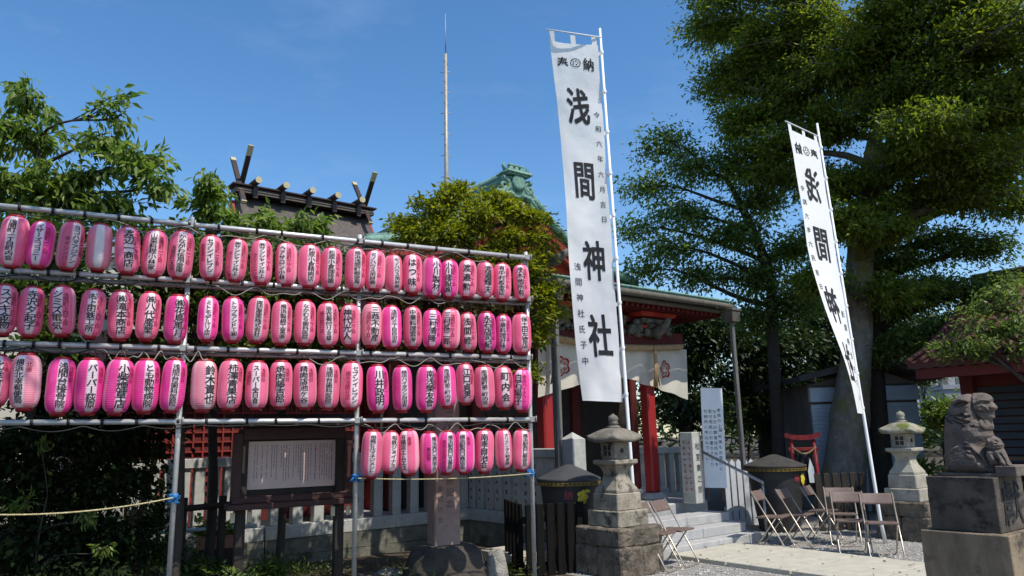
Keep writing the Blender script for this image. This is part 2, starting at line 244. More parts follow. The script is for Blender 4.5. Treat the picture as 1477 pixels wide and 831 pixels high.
# ------------------------------------------------------------------ builders
def thing(name, label, cat, loc=(0, 0, 0), rotz=0.0, group=None):
    o = bpy.data.objects.new(name, None); C.objects.link(o)
    o.empty_display_size = 0.1; o.location = loc; o.rotation_euler = (0, 0, rotz)
    return tag(o, label, cat, group)
def tag(o, label=None, cat=None, group=None, kind=None):
    if label: o['label'] = label
    if cat: o['category'] = cat
    if group: o['group'] = group
    if kind: o['kind'] = kind
    return o
def wm(o):
    m = Matrix.Translation(o.location) @ o.rotation_euler.to_matrix().to_4x4()
    return wm(o.parent) @ m if o.parent else m
def put(name, me, parent=None):
    o = bpy.data.objects.new(name, me); C.objects.link(o)
    if parent: o.parent = parent
    return o
def child(name, me, parent, loc=(0, 0, 0), rot=(0, 0, 0)):
    o = put(name, me, parent); o.location = loc; o.rotation_euler = rot; return o
class MB:
    def __init__(s): s.v = []; s.f = []; s.sm = []
    def add(s, vs, fs, sm=False):
        n = len(s.v); s.v += [Vector(v) for v in vs]; s.f += [[i + n for i in f] for f in fs]; s.sm += [sm] * len(fs); return s
    def box(s, c, size, M=None, top=(1, 1)):
        hx, hy, hz = size[0] / 2, size[1] / 2, size[2] / 2
        vs = [Vector((x * hx * (top[0] if z > 0 else 1), y * hy * (top[1] if z > 0 else 1), z * hz)) for z in (-1, 1) for y in (-1, 1) for x in (-1, 1)]
        if M: vs = [M @ v for v in vs]
        vs = [v + Vector(c) for v in vs]
        return s.add(vs, [(0, 2, 3, 1), (4, 5, 7, 6), (0, 1, 5, 4), (2, 6, 7, 3), (0, 4, 6, 2), (1, 3, 7, 5)])
    def bar(s, p, q, wx, wy, up=Vector((0, 0, 1))):
        p = Vector(p); q = Vector(q); d = (q - p).normalized()
        if abs(d.dot(up)) > 0.98: up = Vector((0, 1, 0))
        x = d.cross(up).normalized(); y = x.cross(d)
        vs = [b + x * (i * wx / 2) + y * (j * wy / 2) for b in (p, q) for j in (-1, 1) for i in (-1, 1)]
        return s.add(vs, [(0, 2, 3, 1), (4, 5, 7, 6), (0, 1, 5, 4), (2, 6, 7, 3), (0, 4, 6, 2), (1, 3, 7, 5)])
    def tube(s, pts, r, seg=8, cap=True):
        pts = [Vector(p) for p in pts]; n = len(pts)
        rs = r if isinstance(r, (list, tuple)) else [r] * n
        vs = []; pu = None
        for i, p in enumerate(pts):
            d = (pts[min(i + 1, n - 1)] - pts[max(i - 1, 0)]).normalized()
            if pu is None: pu = d.orthogonal().normalized()
            else:
                pu = (pu - d * pu.dot(d)); pu = pu.normalized() if pu.length > 1e-6 else d.orthogonal().normalized()
            q = d.cross(pu)
            for k in range(seg):
                a = 2 * math.pi * k / seg
                vs.append(p + (pu * math.cos(a) + q * math.sin(a)) * rs[i])
        fs = [(i * seg + k, i * seg + (k + 1) % seg, (i + 1) * seg + (k + 1) % seg, (i + 1) * seg + k) for i in range(n - 1) for k in range(seg)]
        s.add(vs, fs, True)
        if cap:
            b = len(s.v) - len(vs)
            s.f += [[b + k for k in range(seg)][::-1], [b + (n - 1) * seg + k for k in range(seg)]]; s.sm += [False, False]
        return s
    def lathe(s, prof, seg=24, c=(0, 0, 0), sq=False, rot=0.0, sm=True, cap=True):
        vs = []; c = Vector(c)
        if sq: seg = 4; rot += math.pi / 4; sm = False
        for r, z in prof:
            for k in range(seg):
                a = rot + 2 * math.pi * k / seg; q = r * (math.sqrt(2) if sq else 1)
                vs.append(c + Vector((q * math.cos(a), q * math.sin(a), z)))
        n = len(prof)
        fs = [(i * seg + k, i * seg + (k + 1) % seg, (i + 1) * seg + (k + 1) % seg, (i + 1) * seg + k) for i in range(n - 1) for k in range(seg)]
        b = len(s.v); s.add(vs, fs, sm)
        if cap:
            s.f += [[b + k for k in range(seg)][::-1], [b + (n - 1) * seg + k for k in range(seg)]]; s.sm += [False, False]
        return s
    def prism(s, poly, h0, h1, f):            # f(x, y, h) -> point
        n = len(poly); vs = [f(x, y, h0) for x, y in poly] + [f(x, y, h1) for x, y in poly]
        return s.add(vs, [list(range(n))[::-1], [n + i for i in range(n)]] + [(i, (i + 1) % n, n + (i + 1) % n, n + i) for i in range(n)])
    def ell(s, c, r, M=None, u=16, v=10):
        vs = []; c = Vector(c)
        for j in range(1, v):
            t = math.pi * j / v
            for i in range(u):
                a = 2 * math.pi * i / u
                q = Vector((r[0] * math.sin(t) * math.cos(a), r[1] * math.sin(t) * math.sin(a), r[2] * math.cos(t)))
                vs.append(c + (M @ q if M else q))
        q = Vector((0, 0, r[2])); tp = M @ q if M else q
        vs += [c + tp, c - tp]; T = len(vs) - 2
        fs = [(j * u + i, (j + 1) * u + i, (j + 1) * u + (i + 1) % u, j * u + (i + 1) % u) for j in range(v - 2) for i in range(u)]
        fs += [(T, i, (i + 1) % u) for i in range(u)] + [(T + 1, (v - 2) * u + (i + 1) % u, (v - 2) * u + i) for i in range(u)]
        return s.add(vs, fs, True)
    def grid(s, nu, nv, f, thick=None, sm=True):     # thick: offset vector -> a closed slab
        vs = [Vector(f(i / nu, j / nv)) for j in range(nv + 1) for i in range(nu + 1)]
        W = nu + 1
        fs = [(j * W + i, j * W + i + 1, (j + 1) * W + i + 1, (j + 1) * W + i) for j in range(nv) for i in range(nu)]
        if thick is None: return s.add(vs, fs, sm)
        t = Vector(thick); N = len(vs); b = len(s.v)
        s.add(vs + [v + t for v in vs], fs + [[i + N for i in g][::-1] for g in fs], sm)
        rim = [i for i in range(W)] + [(j + 1) * W - 1 for j in range(1, nv + 1)] + [nv * W + i for i in range(nu - 1, -1, -1)] + [j * W for j in range(nv - 1, 0, -1)]
        for k in range(len(rim)):
            a, c = rim[k], rim[(k + 1) % len(rim)]
            s.f.append([b + a, b + a + N, b + c + N, b + c]); s.sm.append(False)
        return s
    def mesh(s, m, name='m', bevel=0, seg=1, rough=None, remesh=0, tri=False):
        me = bpy.data.meshes.new(name); me.from_pydata([tuple(v) for v in s.v], [], s.f)
        me.polygons.foreach_set('use_smooth', s.sm); me.update()
        if bevel or rough or remesh:
            bm = bmesh.new(); bm.from_mesh(me)
            bmesh.ops.recalc_face_normals(bm, faces=bm.faces)
            if bevel:
                es = [e for e in bm.edges if len(e.link_faces) == 2 and e.calc_face_angle(0) > 0.5]
                bmesh.ops.bevel(bm, geom=es, offset=bevel, segments=seg, affect='EDGES', clamp_overlap=True)
            if rough:
                amp, sc, cuts = rough
                for _ in range(cuts): bmesh.ops.subdivide_edges(bm, edges=bm.edges, cuts=1, use_grid_fill=True)
                bm.normal_update(); off = Vector((R_.uniform(0, 50), R_.uniform(0, 50), 0))
                for vtx in bm.verts:
                    q = vtx.co * sc + off
                    vtx.co += vtx.normal * amp * (noise.noise(q) + 0.5 * noise.noise(q * 2.3) + 0.25 * noise.noise(q * 5))
            bm.to_mesh(me); bm.free()
        else:
            bm = bmesh.new(); bm.from_mesh(me); bmesh.ops.recalc_face_normals(bm, faces=bm.faces); bm.to_mesh(me); bm.free()
        if m: me.materials.append(X[m] if isinstance(m, str) else m)
        return me
    def build(s, name, m, parent=None, world=False, **kw):
        if world and parent:
            inv = wm(parent).inverted(); s.v = [inv @ v for v in s.v]
        return put(name, s.mesh(m, name, **kw), parent)
def voxel(mb, m, name, size, amp=0.004, sc=30, smooth=4):
    me = mb.mesh(None, 'tmp'); o = put('tmp', me)
    md = o.modifiers.new('r', 'REMESH'); md.mode = 'VOXEL'; md.voxel_size = size; md.use_smooth_shade = True
    if smooth:
        sm = o.modifiers.new('s', 'SMOOTH'); sm.iterations = smooth; sm.factor = 0.5
    dg = bpy.context.evaluated_depsgraph_get()
    out = bpy.data.meshes.new_from_object(o.evaluated_get(dg)); out.name = name
    bpy.data.objects.remove(o)
    bm = bmesh.new(); bm.from_mesh(out); bm.normal_update()
    for v in bm.verts:
        v.co += v.normal * amp * (noise.noise(v.co * sc) + 0.6 * noise.noise(v.co * sc * 2.7))
    for f in bm.faces: f.smooth = True
    bm.to_mesh(out); bm.free(); out.materials.clear(); out.materials.append(X[m])
    return out

# ------------------------------------------------------------------ glyphs (built-in font, meshed once per sign)
GL = {}
def load_glyphs(text):
    cs = sorted(set(text) - {' '}); obs = []
    for ch in cs:
        cu = bpy.data.curves.new('g', 'FONT'); cu.body = ch; cu.resolution_u = 2; cu.offset = 0.004
        o = bpy.data.objects.new('g', cu); C.objects.link(o); obs.append(o)
    dg = bpy.context.evaluated_depsgraph_get(); dg.update()
    for ch, o in zip(cs, obs):
        me = bpy.data.meshes.new_from_object(o.evaluated_get(dg))
        bm = bmesh.new(); bm.from_mesh(me)
        xs = [v.co.x for v in bm.verts]; ys = [v.co.y for v in bm.verts]
        cx, cy = (min(xs) + max(xs)) / 2, (min(ys) + max(ys)) / 2
        for v in bm.verts:
            x, y = v.co.x - cx, v.co.y - cy
            if ch == 'ー': x, y = y, -x
            v.co = (x, y, 0)
        for ax in ((1, 0, 0), (0, 1, 0)):
            for k in (-0.25, 0, 0.25):
                bmesh.ops.bisect_plane(bm, geom=bm.verts[:] + bm.edges[:] + bm.faces[:], plane_co=Vector(ax) * k, plane_no=ax)
        bm.verts.index_update()
        GL[ch] = ([(v.co.x, v.co.y) for v in bm.verts], [[v.index for v in f.verts] for f in bm.faces])
        bm.free(); bpy.data.meshes.remove(me)
    for o in obs: bpy.data.objects.remove(o)
def glyph(mb, ch, f, bold=0):                          # f(u, v) -> point, u and v in ems from the glyph's middle
    if ch in GL:
        vs, fs = GL[ch]
        for dx, dy in ((0, 0),) if not bold else ((-bold, bold * .6), (bold, -bold * .6), (0, 0), (-bold, -bold * .6), (bold, bold * .6)):
            mb.add([f(u + dx, v + dy) for u, v in vs], fs)
def column(mb, text, f, size, pitch, ox=0.0, top=0.0, wide=1.0):   # vertical writing on a flat or curved sheet f(x, y), metres
    for i, ch in enumerate(text):
        yc = top - pitch * (i + 0.5)
        glyph(mb, ch, lambda u, v: f(ox + u * size * wide, yc + v * size))

# ------------------------------------------------------------------ foliage
def leaf_mesh(name, P, D, N, L, Wd, m, parent, rng):
    n = len(P); D = D / (np.linalg.norm(D, axis=1, keepdims=True) + 1e-9)
    Sd = np.cross(D, N); Sd /= (np.linalg.norm(Sd, axis=1, keepdims=True) + 1e-9); Nn = np.cross(Sd, D)
    L = L[:, None]; Wd = Wd[:, None]
    mid = P + D * L * 0.42
    V = np.stack([P, mid + Sd * Wd * 0.5 + Nn * Wd * 0.16, P + D * L - Nn * L * 0.16, mid - Sd * Wd * 0.5 + Nn * Wd * 0.16], 1).reshape(-1, 3)
    b = np.arange(n)[:, None] * 4
    F = np.concatenate([b + np.array([[0, 1, 2]]), b + np.array([[0, 2, 3]])], 1).reshape(-1)
    me = bpy.data.meshes.new(name)
    me.vertices.add(4 * n); me.vertices.foreach_set('co', V.astype(np.float32).ravel())
    me.loops.add(6 * n); me.loops.foreach_set('vertex_index', F.astype(np.int32))
    me.polygons.add(2 * n); me.polygons.foreach_set('loop_start', np.arange(0, 6 * n, 3, dtype=np.int32)); me.polygons.foreach_set('loop_total', np.full(2 * n, 3, np.int32))
    me.update(); at_ = me.attributes.new('tone', 'FLOAT', 'POINT')
    at_.data.foreach_set('value', np.repeat(np.clip(rng.normal(0.45, 0.25, n), 0, 1), 4).astype(np.float32))
    me.materials.append(X[m]); return put(name, me, parent)
def bez(a, b, c, d, t):
    s = 1 - t; return a * s ** 3 + b * 3 * s * s * t + c * 3 * s * t * t + d * t ** 3
def tree(name, label, cat, base, trunk, blobs, leaf, bark, lm, seed, group=None, per=30, L=0.1, Wr=0.38, spread=0.12, droop=0.35, twig_r=0.01, out=0.8, flat=0.6, shell=2.4, tipw=0.25):
    rng = np.random.default_rng(seed); base = Vector(base)
    T = thing(name, label, cat, base, 0, group)
    tb = MB(); tp = [Vector(p) - base for p, r in trunk]; tr = [r for p, r in trunk]
    if len(tp) > 1:
        fine = []; fr = []
        for i in range(len(tp) - 1):
            p0 = tp[max(i - 1, 0)]; p1 = tp[i]; p2 = tp[i + 1]; p3 = tp[min(i + 2, len(tp) - 1)]
            for k in range(4):
                t = k / 4
                fine.append(0.5 * ((2 * p1) + (p2 - p0) * t + (2 * p0 - 5 * p1 + 4 * p2 - p3) * t * t + (3 * p1 - p0 - 3 * p2 + p3) * t ** 3)); fr.append(tr[i] * (1 - t) + tr[i + 1] * t)
        fine.append(tp[-1]); fr.append(tr[-1])
        tb.tube(fine, [r * (1 + 0.1 * noise.noise(Vector((i * 0.7, seed, 0)))) for i, r in enumerate(fr)], 12)
    else: fine, fr = tp, tr
    Ps = []; Ds = []; Cs = []
    for bl in blobs:
        c, rd, n = Vector(bl[0]) - base, bl[1], bl[2]
        k = bl[3] if len(bl) > 3 else None
        if k is None:
            k = min(range(len(fine)), key=lambda i: (fine[i] - c).length + 1.2 * max(0, fine[i].z - c.z + 0.2 * (fine[i] - c).length))
        else: k = min(int(k * (len(fine) - 1)), len(fine) - 1)
        a = fine[k]; r0 = fr[k] * 0.55
        v = c - a; h = v.length
        j = Vector(rng.normal(0, 0.09, 3)) * h
        m1 = a + v * 0.35 + Vector((0, 0, 0.12 * h)) + j; m2 = a + v * 0.75 + Vector((0, 0, 0.06 * h)) - j
        lp = [bez(a, m1, m2, c, t / 8) for t in range(9)]
        tb.tube(lp, [max(r0 * (1 - t / 8) ** 0.8, twig_r * 1.6) for t in range(9)], 7)
        for _ in range(n):
            q = rng.normal(0, 1, 3); q /= np.linalg.norm(q) + 1e-9; q *= rng.random() ** (1 / shell)
            q = Vector((q[0] * rd[0], q[1] * rd[1], q[2] * rd[2])) + c
            st = lp[int(rng.integers(3, 9))] if h > 0.3 else c
            vv = q - st
            if vv.length > 2.2 * max(rd): st = c + (q - c) * 0.15; vv = q - st
            mm = st + vv * 0.5 + Vector((0, 0, 0.12 * vv.length)) + Vector(rng.normal(0, 0.06, 3)) * vv.length
            tw = [st, st + (mm - st) * 0.55 + vv * 0.02, mm + vv * 0.1, q]
            tb.tube(tw, [twig_r * 1.2, twig_r, twig_r * 0.7, twig_r * 0.35], 4, cap=False)
            m_ = max(3, int(per * rng.uniform(0.6, 1.4)))
            t = rng.uniform(tipw, 1.04, m_)[:, None]
            A = np.array(tw[1]); B = np.array(tw[2]); E = np.array(q)
            pos = np.where(t < 0.6, A + (B - A) * ((t - tipw) / (0.6 - tipw)).clip(0, 1), B + (E - B) * ((t - 0.6) / 0.4))
            g = rng.normal(0, spread, (m_, 3)); g[:, 2] *= flat
            Ps.append(pos + g); vd = np.array(vv.normalized())
            dd = vd * out + rng.normal(0, 0.6, (m_, 3)); dd[:, 2] -= droop; Ds.append(dd)
    P = np.concatenate(Ps); D = np.concatenate(Ds); n = len(P)
    N = rng.normal(0, 0.55, (n, 3)); N[:, 2] += 1
    Ls = L * rng.uniform(0.6, 1.25, n)
    tb.build('trunk', bark, T)
    leaf_mesh('crown', P, D, N, Ls, Ls * Wr * rng.uniform(0.8, 1.2, n), lm, T, rng)
    return T
# ================================================================== SETTING
def ripple(x, y): return 0.0
g = MB().grid(1, 1, lambda u, v: (-300 + 600 * u, -300 + 600 * v, 0)).build('ground', 'soil'); tag(g, kind='structure')
g = MB().add([S(-2.75, -0.9, .004), S(6, -0.9, .004), S(6, 24, .004), S(-2.75, 24, .004)], [(0, 1, 2, 3)]).build('gravel_court', 'gravel'); tag(g, kind='structure')
pth = MB()
for k in range(16):
    b0 = 1.125 + k * 0.9
    pth.add([S(-1.0 + i * 1.55, b0 + 0.012 + j * 0.876, z) for z in (0.0, 0.06) for j in (0, 1) for i in (0, 1)], [(0, 2, 3, 1), (4, 5, 7, 6), (0, 1, 5, 4), (2, 6, 7, 3), (0, 4, 6, 2), (1, 3, 7, 5)])
p = pth.build('stone_path', 'path', bevel=0.006); tag(p, kind='structure')
# loose pebbles lying on the court, near the viewer
rng = np.random.default_rng(3)
pv = []; pf = []
oct_v = np.array([[1, 0, 0], [-1, 0, 0], [0, 1, 0], [0, -1, 0], [0, 0, 1], [0, 0, -1]], float)
oct_f = np.array([[0, 2, 4], [2, 1, 4], [1, 3, 4], [3, 0, 4], [2, 0, 5], [1, 2, 5], [3, 1, 5], [0, 3, 5]])
allv = []; allf = []; nb = 0
cnt = 0
while cnt < 16000:
    a, b = rng.uniform(-2.7, 3.2), rng.uniform(-0.6, 6.5)
    if -1.03 < a < 0.58 and b > 1.1: continue
    if a < 1.3 and a > -2.7 and b < 1.15 and a > -1.6: continue
    c = S(a, b, 0.008)
    if c.y < 7.5: continue
    r = rng.uniform(0.006, 0.019) * (1.0 if rng.random() < .9 else 1.7)
    q = oct_v * np.array([r, r * rng.uniform(.6, 1), r * rng.uniform(.4, .7)])
    t = rng.uniform(0, 6.3); ct, st = math.cos(t), math.sin(t)
    q = np.stack([q[:, 0] * ct - q[:, 1] * st, q[:, 0] * st + q[:, 1] * ct, q[:, 2]], 1) + np.array(c)
    allv.append(q); allf.append(oct_f + nb); nb += 6; cnt += 1
me = bpy.data.meshes.new('loose_pebbles'); me.from_pydata(np.concatenate(allv).tolist(), [], np.concatenate(allf).tolist()); me.materials.append(X['pebble'])
tag(put('loose_pebbles', me), 'loose grey pebbles scattered over the gravel court', kind='stuff')
# weeds and dead leaves under the board
def ground_cover(name, label, n, fn, L, m, seed, up=0.7):
    rng = np.random.default_rng(seed); P = np.array([fn(rng) for _ in range(n)])
    D = rng.normal(0, 0.6, (n, 3)); D[:, 2] = np.abs(D[:, 2]) * up + 0.1
    N = rng.normal(0, 0.5, (n, 3)); N[:, 2] += 1
    Ls = L * rng.uniform(0.5, 1.3, n)
    o = leaf_mesh(name, P, D, N, Ls, Ls * 0.35, m, None, rng); tag(o, label, kind='stuff')
def weeds(rng):
    while True:
        x, y = rng.uniform(-5.5, 0.2), rng.uniform(6.2, 10.6)
        if noise.noise(Vector((x * 1.3, y * 1.3, 4))) > -0.05:
            return (x, y, abs(rng.normal(0, 0.07)))
ground_cover('low_weeds', 'low green weeds growing on the soil under the trees', 9000, weeds, 0.06, 'lf_grass', 5)
ground_cover('fallen_leaves', 'dry fallen leaves lying on the bare soil', 2600, lambda r: (r.uniform(-5.5, 0.6), r.uniform(6.0, 10.8), r.uniform(0.004, 0.02)), 0.06, 'lf_red', 6, 0.1)

# ================================================================== WORSHIP HALL
W_ = lambda a, b, z: Vector((a, -b, z))        # shrine-local coordinates
hall = thing('worship_hall', 'vermilion shrine hall with green copper roof, gable and carved eaves behind the steps', 'shrine', SO, SROT)
ax0 = -0.2
# stone platform and hall body
MB().box((ax0, 7.2, 0.27), (7.2, 9.2, 0.54)).box((ax0 + 0.05, 1.35, 0.269), (3.2, 2.5, 0.538)).build('platform', 'granite', hall, bevel=0.015)
MB().box((ax0, 5.7, 2.3), (6.0, 5.4, 3.55)).build('wall', 'red_wood', hall)
lat = MB()
for k in range(22):                       # lattice on the left side wall
    y = 3.2 + k * 0.24
    lat.box((ax0 - 3.03, y, 1.75), (0.04, 0.035, 1.5))
for k in range(9): lat.box((ax0 - 3.035, 5.75, 1.05 + k * 0.18), (0.03, 5.2, 0.03))
lat.build('side_lattice', 'red_wood', hall)
MB().box((ax0, 2.95, 2.3), (6.06, 0.08, 3.5)).build('front_wall', 'dark_wood', hall)
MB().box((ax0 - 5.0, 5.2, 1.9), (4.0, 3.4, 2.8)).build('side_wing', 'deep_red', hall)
MB().prism([(-7.6, 3.3), (-2.9, 3.3), (-2.9, 3.45), (-7.6, 3.45)], 2.6, 7.2, lambda x, y, h: Vector((x, h, y + 0.22 * (h - 2.7)))).build('wing_roof', 'shingle', hall)
lw = MB()
for k in range(28): lw.box((-7.1 + k * 0.14, 3.47, 1.5), (0.022, 0.03, 1.5))
for k in range(11): lw.box((-5.2, 3.472, 0.85 + k * 0.14), (4.0, 0.026, 0.022))
lw.build('wing_lattice', 'red_wood', hall)
MB().box((ax0, 2.88, 1.7), (2.5, 0.04, 2.2)).build('doorway', 'black_iron', hall)
grl = MB()
for k in range(13): grl.box((ax0 - 0.9 + k * 0.15, 2.84, 1.3), (0.03, 0.03, 1.5))
for k in range(7): grl.box((ax0, 2.835, 0.62 + k * 0.24), (1.9, 0.03, 0.03))
grl.build('door_lattice', 'board_wood', hall)
# porch columns on stone feet
for cx in (ax0 - 1.2, ax0 + 1.2):
    MB().box((cx, 0.9, 2.15), (0.2, 0.2, 3.0)).build('column', 'column_red', hall, bevel=0.025)
    MB().lathe([(0.24, 0.541), (0.25, 0.57), (0.22, 0.6), (0.18, 0.64), (0.16, 0.652)], 24, (cx, 0.9, 0)).build('column_foot', 'granite', hall)
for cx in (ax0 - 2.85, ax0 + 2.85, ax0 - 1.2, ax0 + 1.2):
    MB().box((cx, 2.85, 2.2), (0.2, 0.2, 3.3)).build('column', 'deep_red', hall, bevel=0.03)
# beams above the curtain
MB().box((ax0, 0.9, 3.33), (4.3, 0.24, 0.3)).box((ax0, 0.9, 3.66), (3.6, 0.22, 0.14)).build('beam', 'deep_red', hall, bevel=0.02)
cv = MB(); rr = random.Random(5)
for k in range(110):
    cv.ell((ax0 + rr.uniform(-1.75, 1.75), 0.74 + rr.uniform(-0.05, 0.03), 3.5 + rr.uniform(-0.14, 0.16)), (rr.uniform(.05, .12), 0.06, rr.uniform(.03, .07)), Matrix.Rotation(rr.uniform(-1, 1), 3, 'Y'), 8, 6)
cv.build('carved_frieze', 'carving', hall)
for cx in (ax0 - 1.2, ax0 + 1.2):
    for k in range(3):
        MB().box((cx, 0.9 - 0.0, 3.52 + k * 0.1), (0.42 + k * 0.22, 0.36 + k * 0.2, 0.07), top=(1.1, 1.1)).build('bracket', 'carving' if k % 2 else 'vermilion', hall, bevel=0.01)
    MB().tube([W_(cx, -0.75, 3.42), W_(cx, -0.55, 3.42), W_(cx, -0.4, 3.5), W_(cx, -0.3, 3.62)], [0.1, 0.095, 0.075, 0.05], 10).build('beam_end', 'carving', hall)
# swept roof skirt (porch eave): copper above, red boards and rafters beneath
def lift(a): return -0.01 * (abs(a - ax0) / 2.57) ** 3.2
def skirt(u, v):                           # v 0 eave, 1 foot of the gable
    a = ax0 + (u - 0.5) * 2 * (2.57 + 0.35 * v); b = -3.4 * v
    return W_(a, b, 4.03 + lift(a) * (1 - v) + 0.62 * v ** 1.3)
rib = MB().grid(36, 10, skirt, thick=(0, 0, -0.11))
for dv, r_ in ((0.0, 0.02), (0.028, 0.012), (0.06, 0.012)):
    rib.tube([skirt(k / 24, dv) + Vector((0, -0.004, -0.02 if dv == 0 else 0.004)) for k in range(25)], r_, 6)
for k in range(25):
    rib.tube([skirt(k / 24, v / 8) + Vector((0, 0, 0.002)) for v in range(9)], 0.007, 4)
rib.build('porch_roof', 'copper', hall)
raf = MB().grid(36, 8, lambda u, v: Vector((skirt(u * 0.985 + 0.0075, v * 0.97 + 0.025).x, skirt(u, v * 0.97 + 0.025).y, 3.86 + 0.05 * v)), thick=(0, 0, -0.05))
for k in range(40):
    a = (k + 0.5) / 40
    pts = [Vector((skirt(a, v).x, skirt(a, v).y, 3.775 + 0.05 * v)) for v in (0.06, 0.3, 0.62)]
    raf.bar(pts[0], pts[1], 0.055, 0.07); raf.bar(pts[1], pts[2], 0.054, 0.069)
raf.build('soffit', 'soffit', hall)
MB().tube([skirt(k / 24, 0.0) + W_(0, 0.055, -0.13) for k in range(25)], 0.055, 8).build('gutter', 'gutter', hall)
MB().tube([skirt(k / 24, 0.035) + W_(0, 0, -0.2) for k in range(25)], 0.05, 6).build('eave_board', 'gutter', hall)
# downspouts
for a_, px_ in ((-1.98, 0), (2.3, 1)):
    t_ = W_(a_, 0.06, 3.72)
    MB().box(t_ + Vector((0, 0, -0.02)), (0.2, 0.2, 0.2), top=(1.25, 1.25)).box(t_ + Vector((0, 0, 0.1)), (0.28, 0.28, 0.05)).build('rain_hopper', 'gutter', hall, bevel=0.01)
    MB().box(W_(a_, 0.06, 2.3), (0.1, 0.1, 2.62) if px_ == 0 else (0.075, 0.075, 2.62)).build('downspout', 'post_paint', hall, bevel=0.012)
# corner ridge tip on the left of the eave
MB().tube([W_(-2.35, -0.6, 4.35), W_(-2.15, -0.1, 4.18), W_(-2.0, 0.2, 4.2), W_(-1.9, 0.34, 4.32)], [0.1, 0.1, 0.09, 0.04], 8).build('ridge_tip', 'carving', hall)
# gable roof above
GP = [(0, 6.62), (0.35, 6.4), (0.7, 6.1), (1.1, 5.77), (1.6, 5.48), (2.1, 5.26), (2.75, 5.06), (3.4, 4.92)]
def gz(x):
    x = abs(x)
    for (x0, z0), (x1, z1) in zip(GP, GP[1:]):
        if x <= x1: return z0 + (z1 - z0) * (x - x0) / (x1 - x0)
    return GP[-1][1]
for sgn in (-1, 1):
    MB().grid(28, 10, lambda u, v: W_(ax0 + sgn * 3.4 * u, -3.05 - 6.3 * v, gz(3.4 * u) + 0.05 * (1 - v)), thick=(0, 0, -0.1)).build('gable_roof', 'copper', hall)
    bb = MB(); n_ = 24
    for k in range(n_):
        x0, x1 = 3.3 * k / n_, 3.3 * (k + 1) / n_
        for dz, th, bo in ((-0.1, 0.2, -2.98), (-0.31, 0.12, -3.02)):
            bb.add([W_(ax0 + sgn * x, bo - y, gz(x) + dz + z) for y in (0, 0.12) for x in (x0, x1) for z in (0, -th)], [(0, 2, 3, 1), (4, 5, 7, 6), (0, 1, 5, 4), (2, 6, 7, 3), (0, 4, 6, 2), (1, 3, 7, 5)])
    bb.build('bargeboard', 'red_wood', hall)
    MB().tube([W_(ax0 + sgn * 3.35 * k / 20, -2.96, gz(3.35 * k / 20) + 0.04) for k in range(21)], 0.085, 8).build('verge_roll', 'copper', hall)
    MB().tube([W_(ax0 + sgn * 3.3 * k / 20, -3.0, gz(3.3 * k / 20) + 0.12) for k in range(21)], 0.05, 8).build('verge_roll', 'copper_dark', hall)
MB().add([W_(ax0 - 2.9, -3.3, 4.7), W_(ax0 + 2.9, -3.3, 4.7)] + [W_(ax0 + 2.9 - 5.8 * k / 20, -3.3, gz(2.9 - 5.8 * k / 20) - 0.12) for k in range(21)], [list(range(23))]).build('gable_wall', 'vermilion', hall)
MB().box(W_(ax0, -3.24, 5.25), (3.4, 0.1, 0.16)).box(W_(ax0, -3.23, 5.7), (0.18, 0.12, 1.0)).box(W_(ax0 - .6, -3.245, 5.5), (0.12, 0.09, .6)).box(W_(ax0 + .6, -3.245, 5.5), (0.12, 0.09, .6)).build('gable_beam', 'red_wood', hall, bevel=0.01)
MB().tube([W_(ax0, -2.95, 6.2), W_(ax0, -2.92, 5.95)], [0.17, 0.05], 6).build('gable_pendant', 'copper_dark', hall)
# main ridge and the big copper ridge-end ornament
MB().box(W_(ax0, -6.1, 6.68), (0.4, 6.1, 0.2)).box(W_(ax0, -6.1, 6.84), (0.3, 6.1, 0.14)).build('ridge', 'copper_dark', hall, bevel=0.02)
MB().tube([W_(ax0, -3.02, 6.94), W_(ax0, -9, 6.94)], 0.09, 10).build('ridge_roll', 'copper', hall)
orn = MB()
orn.box(W_(ax0, -2.98, 6.62), (0.62, 0.16, 0.46), top=(0.75, 1))
orn.lathe([(0.19, 0), (0.19, 0.05), (0.14, 0.07)], 20, (0, 0, 0))
for i in range(len(orn.v) - 60, len(orn.v)): orn.v[i] = Matrix.Rotation(rad(90), 3, 'X') @ orn.v[i] + W_(ax0, -2.9, 6.72)
def scroll(sx, cx, cz, r0, turns, th):
    return [W_(ax0 + sx * (cx + r0 * (1 - 0.75 * t / 20) * math.cos(turns * 6.283 * t / 20 + 1.2)), -2.93, cz + r0 * (1 - 0.75 * t / 20) * math.sin(turns * 6.283 * t / 20 + 1.2)) for t in range(21)]
for sx in (-1, 1):
    orn.tube(scroll(sx, 0.36, 6.62, 0.17, 1.2, 0.05), [0.065 - 0.0018 * t for t in range(21)], 7)
    orn.tube(scroll(sx, 0.5, 6.3, 0.13, 1.1, 0.04), [0.055 - 0.0015 * t for t in range(21)], 7)
    orn.tube([W_(ax0 + sx * 0.1, -2.95, 6.45), W_(ax0 + sx * 0.35, -2.93, 6.42), W_(ax0 + sx * 0.62, -2.93, 6.18)], [0.07, 0.08, 0.04], 7)
    orn.tube([W_(ax0 + sx * 0.3, -2.96, 6.99), W_(ax0 + sx * 0.36, -2.96, 7.08), W_(ax0 + sx * 0.33, -2.96, 7.16)], [0.05, 0.045, 0.015], 6)
orn.box(W_(ax0, -3.0, 6.9), (0.62, 0.36, 0.05)).box(W_(ax0, -3.0, 6.95), (0.74, 0.44, 0.06), top=(0.9, 0.9))
for sx in (-0.16, 0, 0.16):
    orn.tube([W_(ax0 + sx, -2.97, 6.97), W_(ax0 + sx, -2.95, 7.1)], [0.08, 0.06], 8); orn.ell(W_(ax0 + sx, -2.95, 7.12), (0.07, 0.07, 0.05), None, 8, 6)
